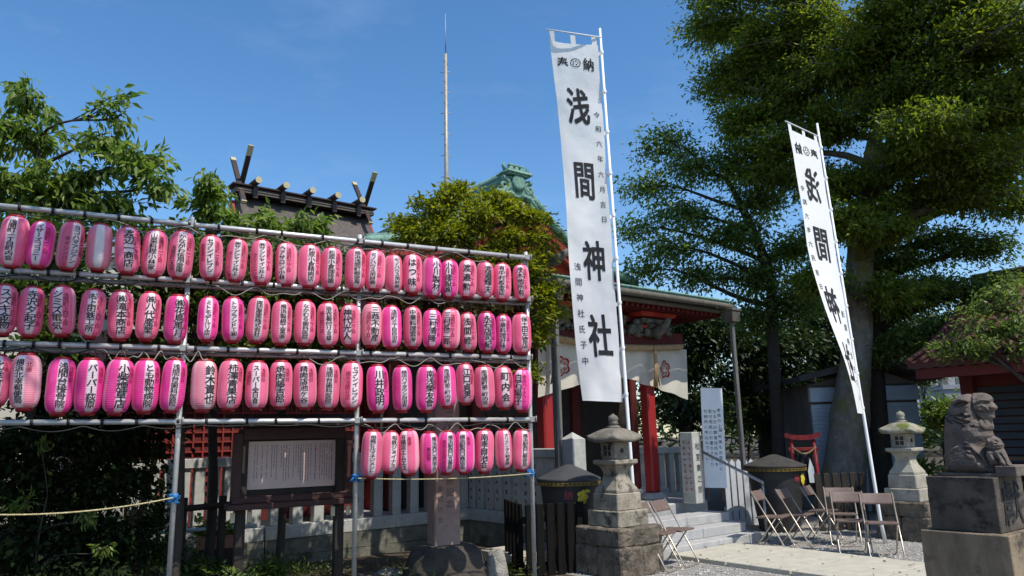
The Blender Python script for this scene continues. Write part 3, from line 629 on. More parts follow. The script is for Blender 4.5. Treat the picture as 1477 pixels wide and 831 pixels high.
for v in orn.v:
    v.x = (v.x - ax0) * 0.86 + ax0 - 0.03; v.z = (v.z - 6.3) * 0.9 + 6.26
orn.build('ridge_ornament', 'copper', hall)

# steps
st = thing('stone_steps', 'pale granite steps with three risers leading up to the shrine porch', 'steps', S(-0.2, 0, 0), SROT)
for k, (b0, z0) in enumerate(((1.12, 0.0), (0.85, 0.135), (0.56, 0.27))):
    mb = MB()
    for c0, c1 in ((-1.32, 0.28), (0.285, 1.32)):
        mb.box(((c0 + c1) / 2, -(b0 + 0.12) / 2, z0 + 0.0675), (c1 - c0, b0 - 0.12, 0.1345))
    mb.build('step', 'granite', st, bevel=0.008)
# curtain on the beam
def curtain(u, v):
    a = -1.66 + 3.58 * u
    top = 3.16 + 0.01 * math.sin(u * 9)
    k = abs(u - 0.5) * 2
    ln = 0.52 + 0.4 * k ** 1.1
    sag = 0.0
    fold = 0.045 * math.sin(u * 44 + 3 * v) * (0.25 + v) * (1 - k ** 3)
    sw = (0.5 - u) * 0.16 * v * (1 - k)
    return Vector((a + sw, 0.70 + fold + 0.05 * v, top - ln * v - 0.05 * math.sin(3.14 * v) * math.sin(u * 12.5) * (1 - k)))
cu = thing('shrine_curtain', 'off-white curtain with red crests gathered across the porch beam', 'curtain', SO, SROT)
MB().grid(90, 14, curtain).build('fabric', 'curtain', cu)
for uc, sz in ((0.14, 0.16), (0.83, 0.16)):
    cr = MB()
    def cf(x, y):
        p = curtain(uc + x / 3.58, 0.52 - y / 0.75); return p + Vector((0, -0.012, 0))
    pts = []
    for k in range(5):
        a0 = k * 2 * math.pi / 5
        for j in range(10):
            t = a0 + (j / 10) * 2 * math.pi / 5; ro = sz * (0.72 + 0.28 * abs(math.sin((t - a0) * 2.5))); 
            t2 = a0 + ((j + 1) / 10) * 2 * math.pi / 5; ro2 = sz * (0.72 + 0.28 * abs(math.sin((t2 - a0) * 2.5)))
            cr.add([cf(ro * math.cos(t), ro * math.sin(t)), cf(ro2 * math.cos(t2), ro2 * math.sin(t2)), cf(ro2 * .8 * math.cos(t2), ro2 * .8 * math.sin(t2)), cf(ro * .8 * math.cos(t), ro * .8 * math.sin(t))], [(0, 1, 2, 3)])
        for j in range(6):
            t0, t1 = a0 + .2 + j * .14, a0 + .2 + (j + 1) * .14
            if j % 2 == 0: cr.add([cf(sz * .25 * math.cos(t0), sz * .25 * math.sin(t0)), cf(sz * .62 * math.cos(t0), sz * .62 * math.sin(t0)), cf(sz * .62 * math.cos(t1), sz * .62 * math.sin(t1)), cf(sz * .25 * math.cos(t1), sz * .25 * math.sin(t1))], [(0, 1, 2, 3)])
    cr.build('crest', 'crest', cu)
MB().tube([W_(-0.2, -0.64, 3.17), W_(-0.22, -0.62, 2.95), W_(-0.19, -0.62, 2.68), W_(-0.22, -0.62, 2.5)], [0.02, 0.03, 0.045, 0.02], 8).build('tie', 'curtain', cu)
# straw rope with tassels
rp = thing('straw_rope', 'thick twisted straw rope with tassels hung along the porch beam', 'rope', SO, SROT)
ro = MB()
for ph in (0, 2.094, 4.189):
    ro.tube([W_(-1.7 + 3.4 * t / 150, -0.62 + 0.026 * math.cos(t * 0.9 + ph), 3.2 - 0.09 * math.sin(math.pi * t / 150) + 0.026 * math.sin(t * 0.9 + ph)) for t in range(151)], 0.03, 6)
ro.build('strand', 'rope_straw', rp)
for a_ in (-0.6, 0.9, -1.45):
    tb_ = MB()
    for k in range(14):
        t = rr.uniform(-.03, .03); t2 = rr.uniform(-.06, .06)
        tb_.tube([W_(a_ + t * .4, -0.58 + rr.uniform(-.02, .02), 3.17), W_(a_ + t, -0.58 + rr.uniform(-.03, .03), 2.8), W_(a_ + t2, -0.58 + rr.uniform(-.04, .04), 2.42 + rr.uniform(0, .06))], [0.02, 0.016, 0.008], 5)
    tb_.build('tassel', 'rope_straw', rp)
# handrail by the steps
hr = thing('handrail', 'slim steel handrail sloping down beside the granite steps', 'handrail', S(1.0, 0, 0), SROT)
MB().tube([(0, 0.02, 0.541), (0, 0.02, 1.42)], 0.021, 10).build('post', 'rail_metal', hr)
MB().tube([(0.14, -1.2, 0.0), (0.14, -1.2, 0.86)], 0.021, 10).build('post', 'rail_metal', hr)
MB().tube([(0, 0.06, 1.435), (0, 0.0, 1.43), (0.13, -1.16, 0.9), (0.14, -1.2, 0.88), (0.14, -1.21, 0.85)], 0.023, 10).build('rail', 'rail_metal', hr)

# ================================================================== INNER HALL (ridge with forked finials)
hd = thing('inner_hall', 'small inner shrine hall with shingled roof, forked finials and ridge logs, rising behind the lanterns', 'shrine', S(ax0, -13.95, -0.22), SROT)
MB().box((0, 0.2, 3.2), (4.6, 4.2, 6.4)).build('wall', 'red_wood', hd)
MB().box((0, 0, 0.4), (6.4, 6, 0.8)).build('platform', 'granite', hd, bevel=0.02)
def hroof(u, v, sg):
    t = v; half = 2.2 + 0.85 * t ** 1.3
    y = -3.3 * t; z = 9.32 - 3.1 * (t ** 0.72) + 0.3 * t * t + 0.25 * (abs(u - .5) * 2) ** 4 * t
    return Vector(((u - 0.5) * 2 * half, y * sg, z))
for sg in (1, -1):
    MB().grid(24, 18, lambda u, v: hroof(u, v, sg), thick=(0, 0, -0.22)).build('roof', 'shingle', hd)
for sx in (0, 1):
    pts = [hroof(sx, v / 12, 1) + Vector((0.05 if sx else -0.05, 0.1, -0.3)) for v in range(13)]
    pb = MB()
    for k in range(12): pb.bar(pts[k], pts[k + 1], 0.12, 0.36)
    pb.build('bargeboard', 'red_wood', hd)
MB().box((0, 0, 9.38), (4.6, 0.66, 0.13)).box((0, 0, 9.495), (4.55, 0.5, 0.1)).box((0, 0, 9.575), (4.8, 0.68, 0.06)).build('ridge', 'ridge_bronze', hd, bevel=0.015)
MB().box((0, -0.335, 9.34), (4.5, 0.02, 0.03)).box((0, -0.335, 9.42), (4.5, 0.02, 0.03)).build('ridge_band', 'gutter', hd)
for k, x in enumerate((-1.72, -0.86, 0.0, 0.86, 1.72)):
    MB().tube([(x, -0.6, 9.7), (x, 0.6, 9.7)], 0.1, 16).build('ridge_log', 'ridge_bronze', hd)
    MB().tube([(x, -0.63, 9.7), (x, -0.602, 9.7)], 0.102, 16).build('log_cap', 'brass_end', hd)
    MB().box((x, -0.36, 9.36), (0.14, 0.05, 0.34)).build('ridge_strap', 'ridge_bronze', hd)
for x in (-2.08, 2.08):
    for sg in (-1, 1):
        xo = x + 0.06 * sg
        p0 = Vector((xo, 0.62 * sg, 8.95)); p1 = Vector((xo, -0.66 * sg, 10.7))
        MB().bar(p0, p1, 0.085, 0.15, Vector((1, 0, 0))).build('forked_finial', 'ridge_bronze', hd, bevel=0.008)
        d_ = (p1 - p0).normalized()
        MB().bar(p1, p1 + d_ * 0.03, 0.09, 0.155, Vector((1, 0, 0))).bar(p1 - d_ * (0.3 if sg > 0 else 0.12), p1 - d_ * 0.001, 0.089, 0.154, Vector((1, 0, 0))).build('finial_cap', 'brass_end', hd)
        MB().bar(p0, p0 - d_ * 0.04, 0.09, 0.155, Vector((1, 0, 0))).build('finial_cap', 'brass_end', hd)

# ================================================================== STONE FENCES
FT = {'k': 0}
def stone_fence(name, label, p, q, ztop, zbase, wall_z, pitch, texts, marks=False, inset=0.0):
    p, q = Vector(p), Vector(q); d = (q - p); ln = d.length; rot = math.atan2(d.y, d.x)
    T = thing(name, label, 'fence', (p.x, p.y, 0), rot)
    MB().box((ln / 2, 0, ztop - 0.065), (ln, 0.2, 0.13)).build('top_rail', 'fence_stone', T, bevel=0.012)
    MB().box((ln / 2, 0, zbase - 0.09), (ln, 0.26, 0.18)).build('base_rail', 'fence_stone', T, bevel=0.012)
    MB().box((ln / 2, 0.03, zbase - 0.29), (ln, 0.34, 0.21)).box((ln / 2, 0.06, (zbase - 0.4) / 2), (ln, 0.4, zbase - 0.4)).build('retaining_wall', 'wall_stone', T, rough=(0.008, 3, 3))
    n = int(ln / pitch); base = None
    for k in range(n):
        x = (k + 0.5) * ln / n
        if base is None:
            base = MB().box((0, 0, (ztop - 0.13 + zbase) / 2), (min(0.15, pitch * 0.72), 0.13, ztop - 0.13 - zbase - 0.002)).mesh('fence_stone', 'post', bevel=0.008)
        po = child('post', base, T, (x, 0, 0))
        s = texts[k] if k < len(texts) else ''
        if s:
            tb = MB(); nn_ = len(s); pitch_ = min(0.15, 0.68 / nn_)
            column(tb, s, lambda a, b: (a, -0.068, b), 0.105, pitch_, 0, ztop - 0.2)
            tb.build('lettering', 'ink', po)
        elif marks:
            tb = MB(); r2 = random.Random(k * 7 + 1)
            for j in range(5):
                zc = ztop - 0.26 - j * 0.13
                for i in range(5):
                    tb.bar((r2.uniform(-.035, .0), -0.0665, zc + r2.uniform(-.035, .035)), (r2.uniform(.0, .035), -0.0665, zc + r2.uniform(-.035, .035)), 0.004, 0.007, Vector((0, 1, 0)))
            tb.build('lettering', 'ink', po)
    return T
bK = -2.36
stone_fence('stone_fence', 'sunlit granite fence of close inscribed posts left of the notice board, below the red lattice', S(-7.4, bK), S(-5.32, bK), 1.475, 0.53, 0, 0.18,
            ['', '', '木崎', '九条', '吉野', '木条', '山里正', '野崎', '藤澤定次', '', ''], False)
stone_fence('stone_fence', 'shaded granite fence of wide spaced inscribed posts behind the stone pillar and notice board', S(-5.3, bK), S(-1.84, bK), 1.475, 0.53, 0, 0.3,
            ['', '', '', '', '幸一', '恵一', '木崎', '金子乃信', '', '', ''], False)
stone_fence('stone_fence', 'shaded granite fence with inscribed posts between the stone pillar and black slats', S(-1.84, bK), S(-1.84, 0.02), 1.475, 0.53, 0, 0.235, [''] * 8 + ['谷一', '松崎'], True)
gp = thing('fence_end_post', 'square granite end post with pyramid top beside the rainwater vat', 'post', S(-1.84, 0.2), SROT)
MB().lathe([(0.125, 0), (0.125, 1.6), (0.0, 1.7)], sq=True, cap=False).build('shaft', 'fence_stone', gp, bevel=0.008)
tb = MB(); column(tb, '奉納', lambda a, b: (a, -0.127, b), 0.1, 0.16, 0, 1.45); tb.build('lettering', 'ink', gp)
stone_fence('stone_fence', 'low stone fence behind the signboard right of the red column', S(1.75, -2.9), S(4.6, -2.9), 1.35, 0.4, 0, 0.3, [], False)

# ================================================================== RIGHT-HAND SIDE SHRINE
sb = thing('side_shrine', 'low red shrine building with dark red tiled roof and slatted shutters behind the guardian lion', 'shrine', S(5.3, 2.6), SROT)
# local: x = a-5.3 (into the building), y = -(b-2.6); the front faces -x
L_ = 7.5
MB().box((2.2, -L_ / 2 + 0.0, 1.9), (4.2, L_, 2.6)).build('wall', 'deep_red', sb)
MB().box((2.0, -L_ / 2, 0.3), (5.2, L_ + 0.8, 0.6)).build('platform', 'ped_stone', sb)
for y in (-0.1, -1.15, -2.2, -3.3):
    MB().box((-0.02, y, 1.75), (0.2, 0.2, 2.3)).build('column', 'deep_red', sb, bevel=0.02)
for k in range(3):
    sh = MB()
    for j in range(11): sh.box((0.075 - 0.0, -0.62 - k * 1.07, 0.95 + j * 0.13), (0.04, 0.86, 0.105), Matrix.Rotation(0.25, 3, 'Y'))
    sh.build('shutter', 'slat_blue', sb)
rl = MB()
for z in (0.75, 0.95, 1.13): rl.box((-0.75, -L_ / 2, z), (0.06, L_, 0.055))
rl.build('railing', 'brown_wood', sb)
for k in range(8): MB().box((-0.75, -0.1 - k * 1.0, 0.86), (0.09, 0.09, 0.6)).build('railing_post', 'brown_wood', sb)
MB().box((-0.2, -L_ / 2, 0.63), (1.5, L_ + .4, 0.08)).build('veranda', 'brown_wood', sb)
def rroof(u, v):
    return Vector((-1.2 + 3.5 * v, 0.35 - (L_ + 0.4) * u, 2.72 + 1.75 * v ** 1.25 + 0.012 * math.sin(u * 2 * math.pi * 40)))

MB().grid(40, 4, lambda u, v: Vector((2.3 + 3.4 * v, 0.35 - (L_ + .4) * u, 4.47 - 1.7 * v)), thick=(0, 0, -0.1)).build('roof', 'tile_red', sb)
tl = MB().grid(320, 12, rroof, thick=(0, 0, -0.1))
for k in range(41):
    u = k / 40
    tl.tube([rroof(u, v / 5) + Vector((0, 0, 0.03)) for v in range(6)], 0.05, 6)
tl.build('roof', 'tile_red', sb)
MB().tube([(2.3, 0.4, 4.56), (2.3, -L_, 4.56)], 0.14, 8).build('ridge', 'tile_red', sb)
MB().box((-1.1, -L_ / 2 + 0.1, 2.53), (0.12, L_ + 0.3, 0.16)).box((-0.55, -L_ / 2 + 0.1, 2.66), (1.1, L_ + 0.3, 0.06)).build('eave_board', 'deep_red', sb)
MB().box((-0.05, -L_ / 2, 2.62), (0.22, L_, 0.25)).build('beam', 'deep_red', sb)

# ================================================================== SHED
P0 = at(1175, 640, 15.6); P1 = at(1328, 640, 15.6)
sh = thing('storage_shed', 'low shed with blue-grey roller shutters behind the big tree trunk', 'shed', ((P0.x + P1.x) / 2, 15.6, 0), rad(-4))
wd = P1.x - P0.x
MB().box((0, 1.5, 1.3), (wd, 3, 2.6)).build('wall', 'shed_wall', sh)
for sx, ww in ((-wd / 4 - 0.03, wd / 2 - 0.1), (wd / 4 + 0.03, wd / 2 - 0.1)):
    s_ = MB()
    for k in range(26): s_.box((sx, -0.03, 0.05 + k * 0.083), (ww, 0.05, 0.078), Matrix.Rotation(0.12, 3, 'X'))
    f_ = s_.build('shutter', 'shutter', sh)
    MB().box((sx, -0.05, 2.36), (ww + 0.05, 0.14, 0.3)).build('shutter_box', 'shutter', sh, bevel=0.01)
MB().prism([(-wd / 2 - 0.3, 2.62), (0.2, 2.95), (wd / 2 + 0.35, 2.6), (wd / 2 + 0.35, 2.72), (0.2, 3.1), (-wd / 2 - 0.3, 2.74)], -0.5, 3.3, lambda x, y, h: Vector((x, h, y))).build('roof', 'shed_roof', sh)
MB().prism([(-wd / 2, 2.56), (wd / 2, 2.55), (0.2, 2.92)], -0.06, 0.1, lambda x, y, h: Vector((x, h, y))).build('gable', 'shed_wall', sh)

# far houses glimpsed between the trees
def block(name, label, c, size, m, rows, cols):
    T = thing(name, label, 'building', (c[0], c[1], 0), rad(c[2]))
    MB().box((0, 0, size[2] / 2), size).build('wall', m, T)
    MB().box((0, 0, size[2] + 0.2), (size[0] + 0.3, size[1] + 0.3, 0.4)).build('roof', 'far_wall', T)
    for r in range(rows):
        for k in range(cols):
            MB().box((-size[0] / 2 + size[0] * (k + 0.5) / cols, -size[1] / 2 - 0.02, size[2] * (r + 0.6) / (rows + 0.3)), (size[0] / cols * 0.55, 0.06, size[2] / rows * 0.45)).build('window', 'glass', T)
q = at(1340, 545, 95); block('apartment_block', 'pale grey block of flats far behind the shed', (q.x - 2, 95, 5), (9, 8, q.z + 0.6), 'far_wall', 4, 4)
q = at(1383, 560, 70); block('house', 'small grey house far off between the shed and the red shrine', (q.x, 70, -8), (5, 6, q.z - 0.2), 'far_wall', 2, 3)
q = at(10, 430, 17); block('house', 'cream rendered house behind the hedge at far left', (q.x - 2, 20, 10), (9, 6, 6.2), 'house_wall', 2, 3)
# antenna mast
q = at(644, 262, 26); t_ = at(642, 20, 26)
an = thing('antenna_mast', 'tall thin metal mast with climbing pegs rising behind the trees', 'mast', (q.x, 26, 0))
z1 = at(643, 78, 26).z
MB().tube([(0, 0, 0), (0, 0, q.z), (0, 0, z1)], [0.09, 0.08, 0.055], 10).build('pole', 'mast', an)
MB().tube([(0, 0, z1), (0, 0, t_.z)], [0.025, 0.012], 6).build('rod', 'mast', an)
pgm = MB().tube([(-0.2, 0, 0), (0.2, 0, 0)], 0.014, 5).mesh('dull_steel', 'peg')
for k in range(16): child('peg', pgm, an, (0, 0, q.z - 1.5 + k * 0.42), (0, 0, (k % 2) * 1.2))
# ================================================================== LANTERN SCAFFOLD
FR = at(767, 605, 8.6); FL = Vector((FR.x - 4.75, FR.y - 2.262, 0)); FU = Vector((FR.x - FL.x, FR.y - FL.y, 0)).normalized()
FN = Vector((FU.y, -FU.x, 0))                  # towards the viewer
def onf(px, py, off=0.0):                      # point of the sight line on the scaffold's plane
    d = ray(px, py); o = Vector((FR.x, FR.y, 0)) + FN * off
    t = (o - EYE).dot(FN) / d.dot(FN); return EYE + d * t
sf = thing('lantern_scaffold', 'galvanised pipe scaffold carrying four rows of pink lanterns', 'scaffold', (FR.x, FR.y, 0), math.atan2(FU.y, FU.x))
invs = wm(sf).inverted()
Lc = lambda p: invs @ p
RZ = []
for (x0, y0, x1, y1) in ((-40, 293, 763, 372), (-40, 387, 766, 432), (-40, 494, 762, 516), (-40, 610, 771, 605)):
    p, q = onf(x0, y0), onf(x1, y1); z = (p.z * 0.4 + q.z * 0.6)
    RZ.append((p, q))
def railpt(i, px):
    p, q = RZ[i]; c = onf(px, 500)
    t = (c - p).dot(FU) / (q - p).dot(FU); return p + (q - p) * t
for i, (p, q) in enumerate(RZ):
    a, b = Lc(p), Lc(q)
    MB().tube([a, b], 0.0245, 12).build('rail', 'steel', sf)
    if i in (1, 2):
        MB().tube([a + Vector((0, 0.06, -0.045)), b + Vector((0.02, 0.06, -0.045))], 0.022, 12).build('rail', 'dull_steel', sf)
    if i in (1, 2, 3):
        pass
for (xt, yt, xb) in ((281, 312, 258), (527, 338, 516), (757, 362, 768)):
    b = onf(xb, 612); l = Lc(b); top = onf(xt, yt).z
    MB().tube([(l.x, 0.05, -0.02), (l.x, 0.05, top)], 0.0245, 12).build('post', 'steel', sf)
clm = MB().box((0, 0.025, 0), (0.075, 0.1, 0.06)).tube([(0.03, -0.04, -0.03), (0.03, -0.04, 0.04)], 0.009, 6).mesh('dull_steel', 'pipe_clamp', bevel=0.012)
for px in (258, 516, 768):
    l = Lc(onf(px, 612))
    for i in range(4):
        p, q = Lc(RZ[i][0]), Lc(RZ[i][1]); t = (l.x - p.x) / (q.x - p.x)
        if t < 1.02: child('pipe_clamp', clm, sf, (min(l.x, q.x), 0, p.z + (q.z - p.z) * t))
tie = MB().lathe([(0.027, -0.012), (0.031, -0.012), (0.031, 0.012), (0.027, 0.012)], 12, cap=False).tube([(0.03, 0, 0), (0.055, 0.0, -0.02)], 0.006, 4)
tie.v = [Matrix.Rotation(rad(90), 3, 'Y') @ v for v in tie.v]
tiem = tie.mesh('wire', 'cable_tie')
rr = random.Random(11)
for i in range(4):
    px = 6
    while px < 755:
        p = Lc(railpt(i, px)); child('cable_tie', tiem, sf, p, (rr.uniform(0, 6.2), 0, 0)); px += rr.uniform(36, 62)
# electric cables looping along each rail
for i in range(4):
    l0 = Lc(railpt(i, -20)); l1 = Lc(railpt(i, 762)); n = 150; pts = []
    ph = rr.uniform(0, 6)
    for k in range(n + 1):
        t = k / n; s = abs(math.sin(t * 34 + ph))
        pts.append(l0.lerp(l1, t) + Vector((0, -0.03 + 0.02 * math.sin(t * 57 + ph), -0.035 - 0.05 * s * (0.6 + 0.4 * math.sin(t * 11)))))
    MB().tube(pts, 0.006, 5).build('power_cable', 'wire', sf)
for i, seg in ((2, (430, 762)), (2, (150, 300)), (3, (525, 760)), (0, (140, 700)), (1, (300, 640))):
    l0 = Lc(railpt(i, seg[0])); l1 = Lc(railpt(i, seg[1])); pts = []
    for k in range(81):
        t = k / 80
        pts.append(l0.lerp(l1, t) + Vector((0, -0.045 + 0.02 * math.sin(t * 37), -0.04 - 0.075 * abs(math.sin(t * 17.3)) + 0.02 * math.sin(t * 51))))
    MB().tube(pts, 0.005, 5).build('hanging_cord', 'pale_cord', sf)

# ------------------------------------------------------------------ lanterns
LH, LR = 0.43, 0.108
def lprof(z):
    t = min(1, abs(2 * z / LH)); return LR * (0.5 + 0.5 * (1 - t ** 4.2) ** 0.52)
def lantern_body():
    rows = []
    n = 24 * 4
    for j in range(n + 1):
        z = -LH / 2 + LH * j / n
        rows.append((lprof(z) * (1 + 0.008 * math.cos(2 * math.pi * 24 * j / n)), z))
    return MB().lathe(rows, 36, cap=False)
BM = {k: lantern_body().mesh('paper_' + n, 'paper_body') for k, n in (('L', 'pink'), ('D', 'deep'), ('P', 'pale'))}
capT = MB().lathe([(0.058, LH / 2 - 0.012), (0.062, LH / 2 - 0.004), (0.062, LH / 2 + 0.012), (0.05, LH / 2 + 0.02), (0.047, LH / 2 + 0.012)], 24).mesh('red_cap', 'top_ring')
capB = MB().lathe([(0.058, -LH / 2 + 0.012), (0.06, -LH / 2 - 0.012), (0.05, -LH / 2 - 0.03), (0.045, -LH / 2 - 0.02)], 24).mesh('red_cap', 'bottom_ring')
hook = MB().tube([(-0.045, 0, 0), (-0.03, 0, 0.45), (0, 0, 1), (0.03, 0, 0.45), (0.045, 0, 0)], 0.004, 5).mesh('wire', 'hanger')
def skin(x, y):                                # x along the girth, y height -> point on the paper, writing faces -Y
    r = lprof(y) * 1.012 + 0.0028
    return (r * math.sin(x / LR), -r * math.cos(x / LR), y)
ROWNAME = ('top', 'second', 'third', 'bottom')
# centre px, top px, bottom px, paper (L pink, D deep, P pale), writing shift, writing, side writing, left writing
S1, S2, S3, S4 = '浅間町一丁目', '浅間町二丁目', '浅間町上四丁目', '浅間町五丁目'
LAN = [
 [(20, 310, 388, 'L', -.25, '浅間町一丁目町内会', '', ''), (59, 318, 389, 'D', -.25, 'イザーズココニー', S1, ''), (101.5, 318.5, 391, 'L', .35, 'ヨコハマアジアン', S1, 'タイシンバー'),
  (143, 322, 393, 'P', 0, '', '', ''), (184, 326, 397, 'L', .1, '渡辺一商店', S2, ''), (223, 331, 401, 'L', -.15, '山菜料理小林家', S1, ''), (261, 332, 404, 'L', 0, 'かながわ信用金庫', S1, '浅間町支店'),
  (304.5, 339, 405, 'L', -.1, 'セブンイレブン', S1, '!飯豊商店'), (341, 343.5, 408.6, 'L', 0, '㈱サンシャイン井上', S2, 'クリーニング'), (377, 345, 412, 'L', .05, '㈱サンシャイン井上', S2, 'クリーニング'),
  (413, 349, 414, 'L', -.4, 'ヘアサロン小林', S2, ''), (446, 352, 416.5, 'L', .2, '松原小倉精肉店', S2, ''), (478, 356, 419, 'L', 0, '松原小倉珈琲園', S2, ''), (512.5, 357, 420.5, 'L', .2, '横浜浅間町郵便局', S2, ''),
  (541, 360, 421, 'L', -.2, 'セノハウス用材㈱', S1, ''), (567, 366.5, 424, 'L', .45, 'セノハウス用材㈱', '', ''), (595, 365.6, 425.5, 'L', 0, 'はつ味', S2, ''), (623, 370, 430, 'D', .5, '小川製材', '', ''),
  (648, 374, 432, 'D', -.1, '小川建設㈱', S1, ''), (674, 374, 431, 'L', -.05, '渡邉勲', S2, ''), (699, 377, 432, 'L', .4, '渡邉輝夫', '', ''), (724, 379, 435, 'L', .0, '有中村板金店', S2, ''), (752, 381, 434, 'L', -.1, '茂木地所有', S1, '')],
 [(5, 409, 485, 'L', .1, 'スズキ金物', S3, ''), (44.5, 412, 488, 'L', 0, '寺沢夕起子', S3, ''), (90, 411, 486, 'L', -.4, 'シミズ電気', S3, ''), (133, 416, 489, 'L', -.1, '㈴上田鉄工所', S3, ''),
  (174, 418, 492, 'L', .05, '㈱滝本商店', S4, ''), (214, 420, 493, 'L', .1, '㈱八代産業', S4, ''), (254, 424, 496, 'D', .25, '㈱花鳥風月', S4, ''), (300, 427, 494, 'D', 0, 'ミトモデルリ店', S2, ''),
  (336, 428, 495, 'D', .1, 'トップランド工㈱', S2, ''), (372, 427, 496, 'L', .05, '諏訪産業株式会社', S2, ''), (406, 432.6, 499, 'L', .15, '横浜製綿工業㈱', S2, ''), (439.6, 432, 499, 'L', .1, 'なかむら歯科医院', S2, ''),
  (473, 435, 501, 'L', .1, '浴衣着付リミ草', S2, '!横浜西口店'), (505, 438, 501, 'L', -.3, '神代光人', S2, ''), (536, 436, 502, 'P', .35, '三恭不動産', '', '!浅間町五丁目'), (564.5, 440, 504, 'D', .3, '浅間町三丁目自治会', '', ''),
  (595, 441, 504, 'L', .05, '中華料理雲海', S2, ''), (623, 445, 504, 'D', .1, '三村清隆', S2, ''), (650, 444, 505, 'L', -.4, '三村長二郎', S2, ''), (675, 450, 508, 'L', -.05, '浅間睦', S2, ''),
  (702, 449, 509, 'D', .15, '永石店司紀', S2, ''), (725.6, 453, 511, 'D', 0, '中華料理好味', S2, ''), (752, 451, 512, 'L', .4, '保土田左官店', '', '')],
 [(-5, 510, 588, 'L', .0, '北幸町会', '北幸', ''), (37, 508.5, 593, 'P', -.45, '横浜北幸郵便局', '北幸', ''), (87, 514, 600, 'D', .1, '浅間台接骨院', '浅間台', ''), (129, 515, 599, 'D', .15, 'バーバー荻原', '浅間台', ''),
  (170.6, 515, 599, 'D', .3, '小柴煙草店', '浅間台', ''), (210, 516, 597, 'D', .25, 'とも動物病院', '浅間台', ''), (250, 516, 596, 'D', .1, '浅間台歯科医院', '浅間台', ''), (294, 517, 595, 'P', .5, '鈴木資也', '', ''),
  (332, 517, 593, 'L', .2, '柿澤青果店', '浅間台', ''), (370.6, 519.6, 592, 'L', -.1, 'スーパー全日食', '浅間台', '!浅間町'), (405, 518.7, 590, 'L', -.05, '焼肉藤吉郎', '浅間台', ''), (440, 519.6, 591, 'L', -.1, '精肉店池ヶ谷', '浅間台', ''),
  (474, 521.5, 592, 'L', .05, '浅間台歯科医院', '浅間台', ''), (507, 520.5, 592, 'L', .35, 'セブンイレブン', '', '!横浜浅間台店'), (544.7, 525, 596, 'D', .2, '川井政明', '南浅間町一', ''), (580, 526, 595, 'D', .25, '横浜ハイタウン自治会', '', ''),
  (615, 526, 595, 'D', .4, '南浅榮友會', '南浅間町', ''), (644, 525, 589, 'D', .1, '南浅間町第三町内会', '', ''), (671, 522.6, 584, 'L', .2, '江口貞男', '南浅間町', ''), (698.6, 526, 591, 'L', .05, '南浅間町第二町内会', '', ''),
  (726, 527, 591, 'L', .25, '町内会', '南浅間町', ''), (753.5, 530.6, 595, 'D', -.4, '白石陽子', '横浜ハイタウン', '')],
 [(536, 618.6, 690, 'L', .1, '相鉄ビルマネジメント', '', ''), (562, 620, 683, 'L', .45, '相鉄ジョイナス', '', ''), (590, 617.5, 686, 'L', -.5, '有横浜エムエス', '南幸', ''), (619, 621, 686, 'D', .55, '横浜西口商栄会', '', '商店街'),
  (644, 620, 685, 'D', .4, '横浜駅西口五番街', '', '!商店会協同組合'), (670, 618.6, 684, 'D', -.2, '横浜駅西口商店会', '南幸', ''), (698.6, 617.5, 683, 'L', .0, '南幸自治会', '', ''), (726, 617.5, 678, 'L', .45, 'オリエンタル物産㈱', '', ''), (752, 617.5, 680, 'L', .45, '横浜駅西口郵便局', '', '')]]
load_glyphs(''.join(t for row in LAN for l in row for t in l[5:]) + '奉納浅間神社令和六年月吉日氏子中参拝の上御祈祷をお受けになる方は願意住所氏名を受付用紙にお書き下さり社務所に申込み下さい松室康之郎獻谷崎吉野九条山里正藤澤定次幸一恵木金子乃信九条町内会二丁目連合改修記念')
ORD = 'first second third fourth fifth sixth seventh eighth ninth tenth eleventh twelfth thirteenth fourteenth fifteenth sixteenth seventeenth eighteenth nineteenth twentieth'.split()
KIND = {'L': 'pink', 'D': 'deep magenta', 'P': 'pale faded pink'}
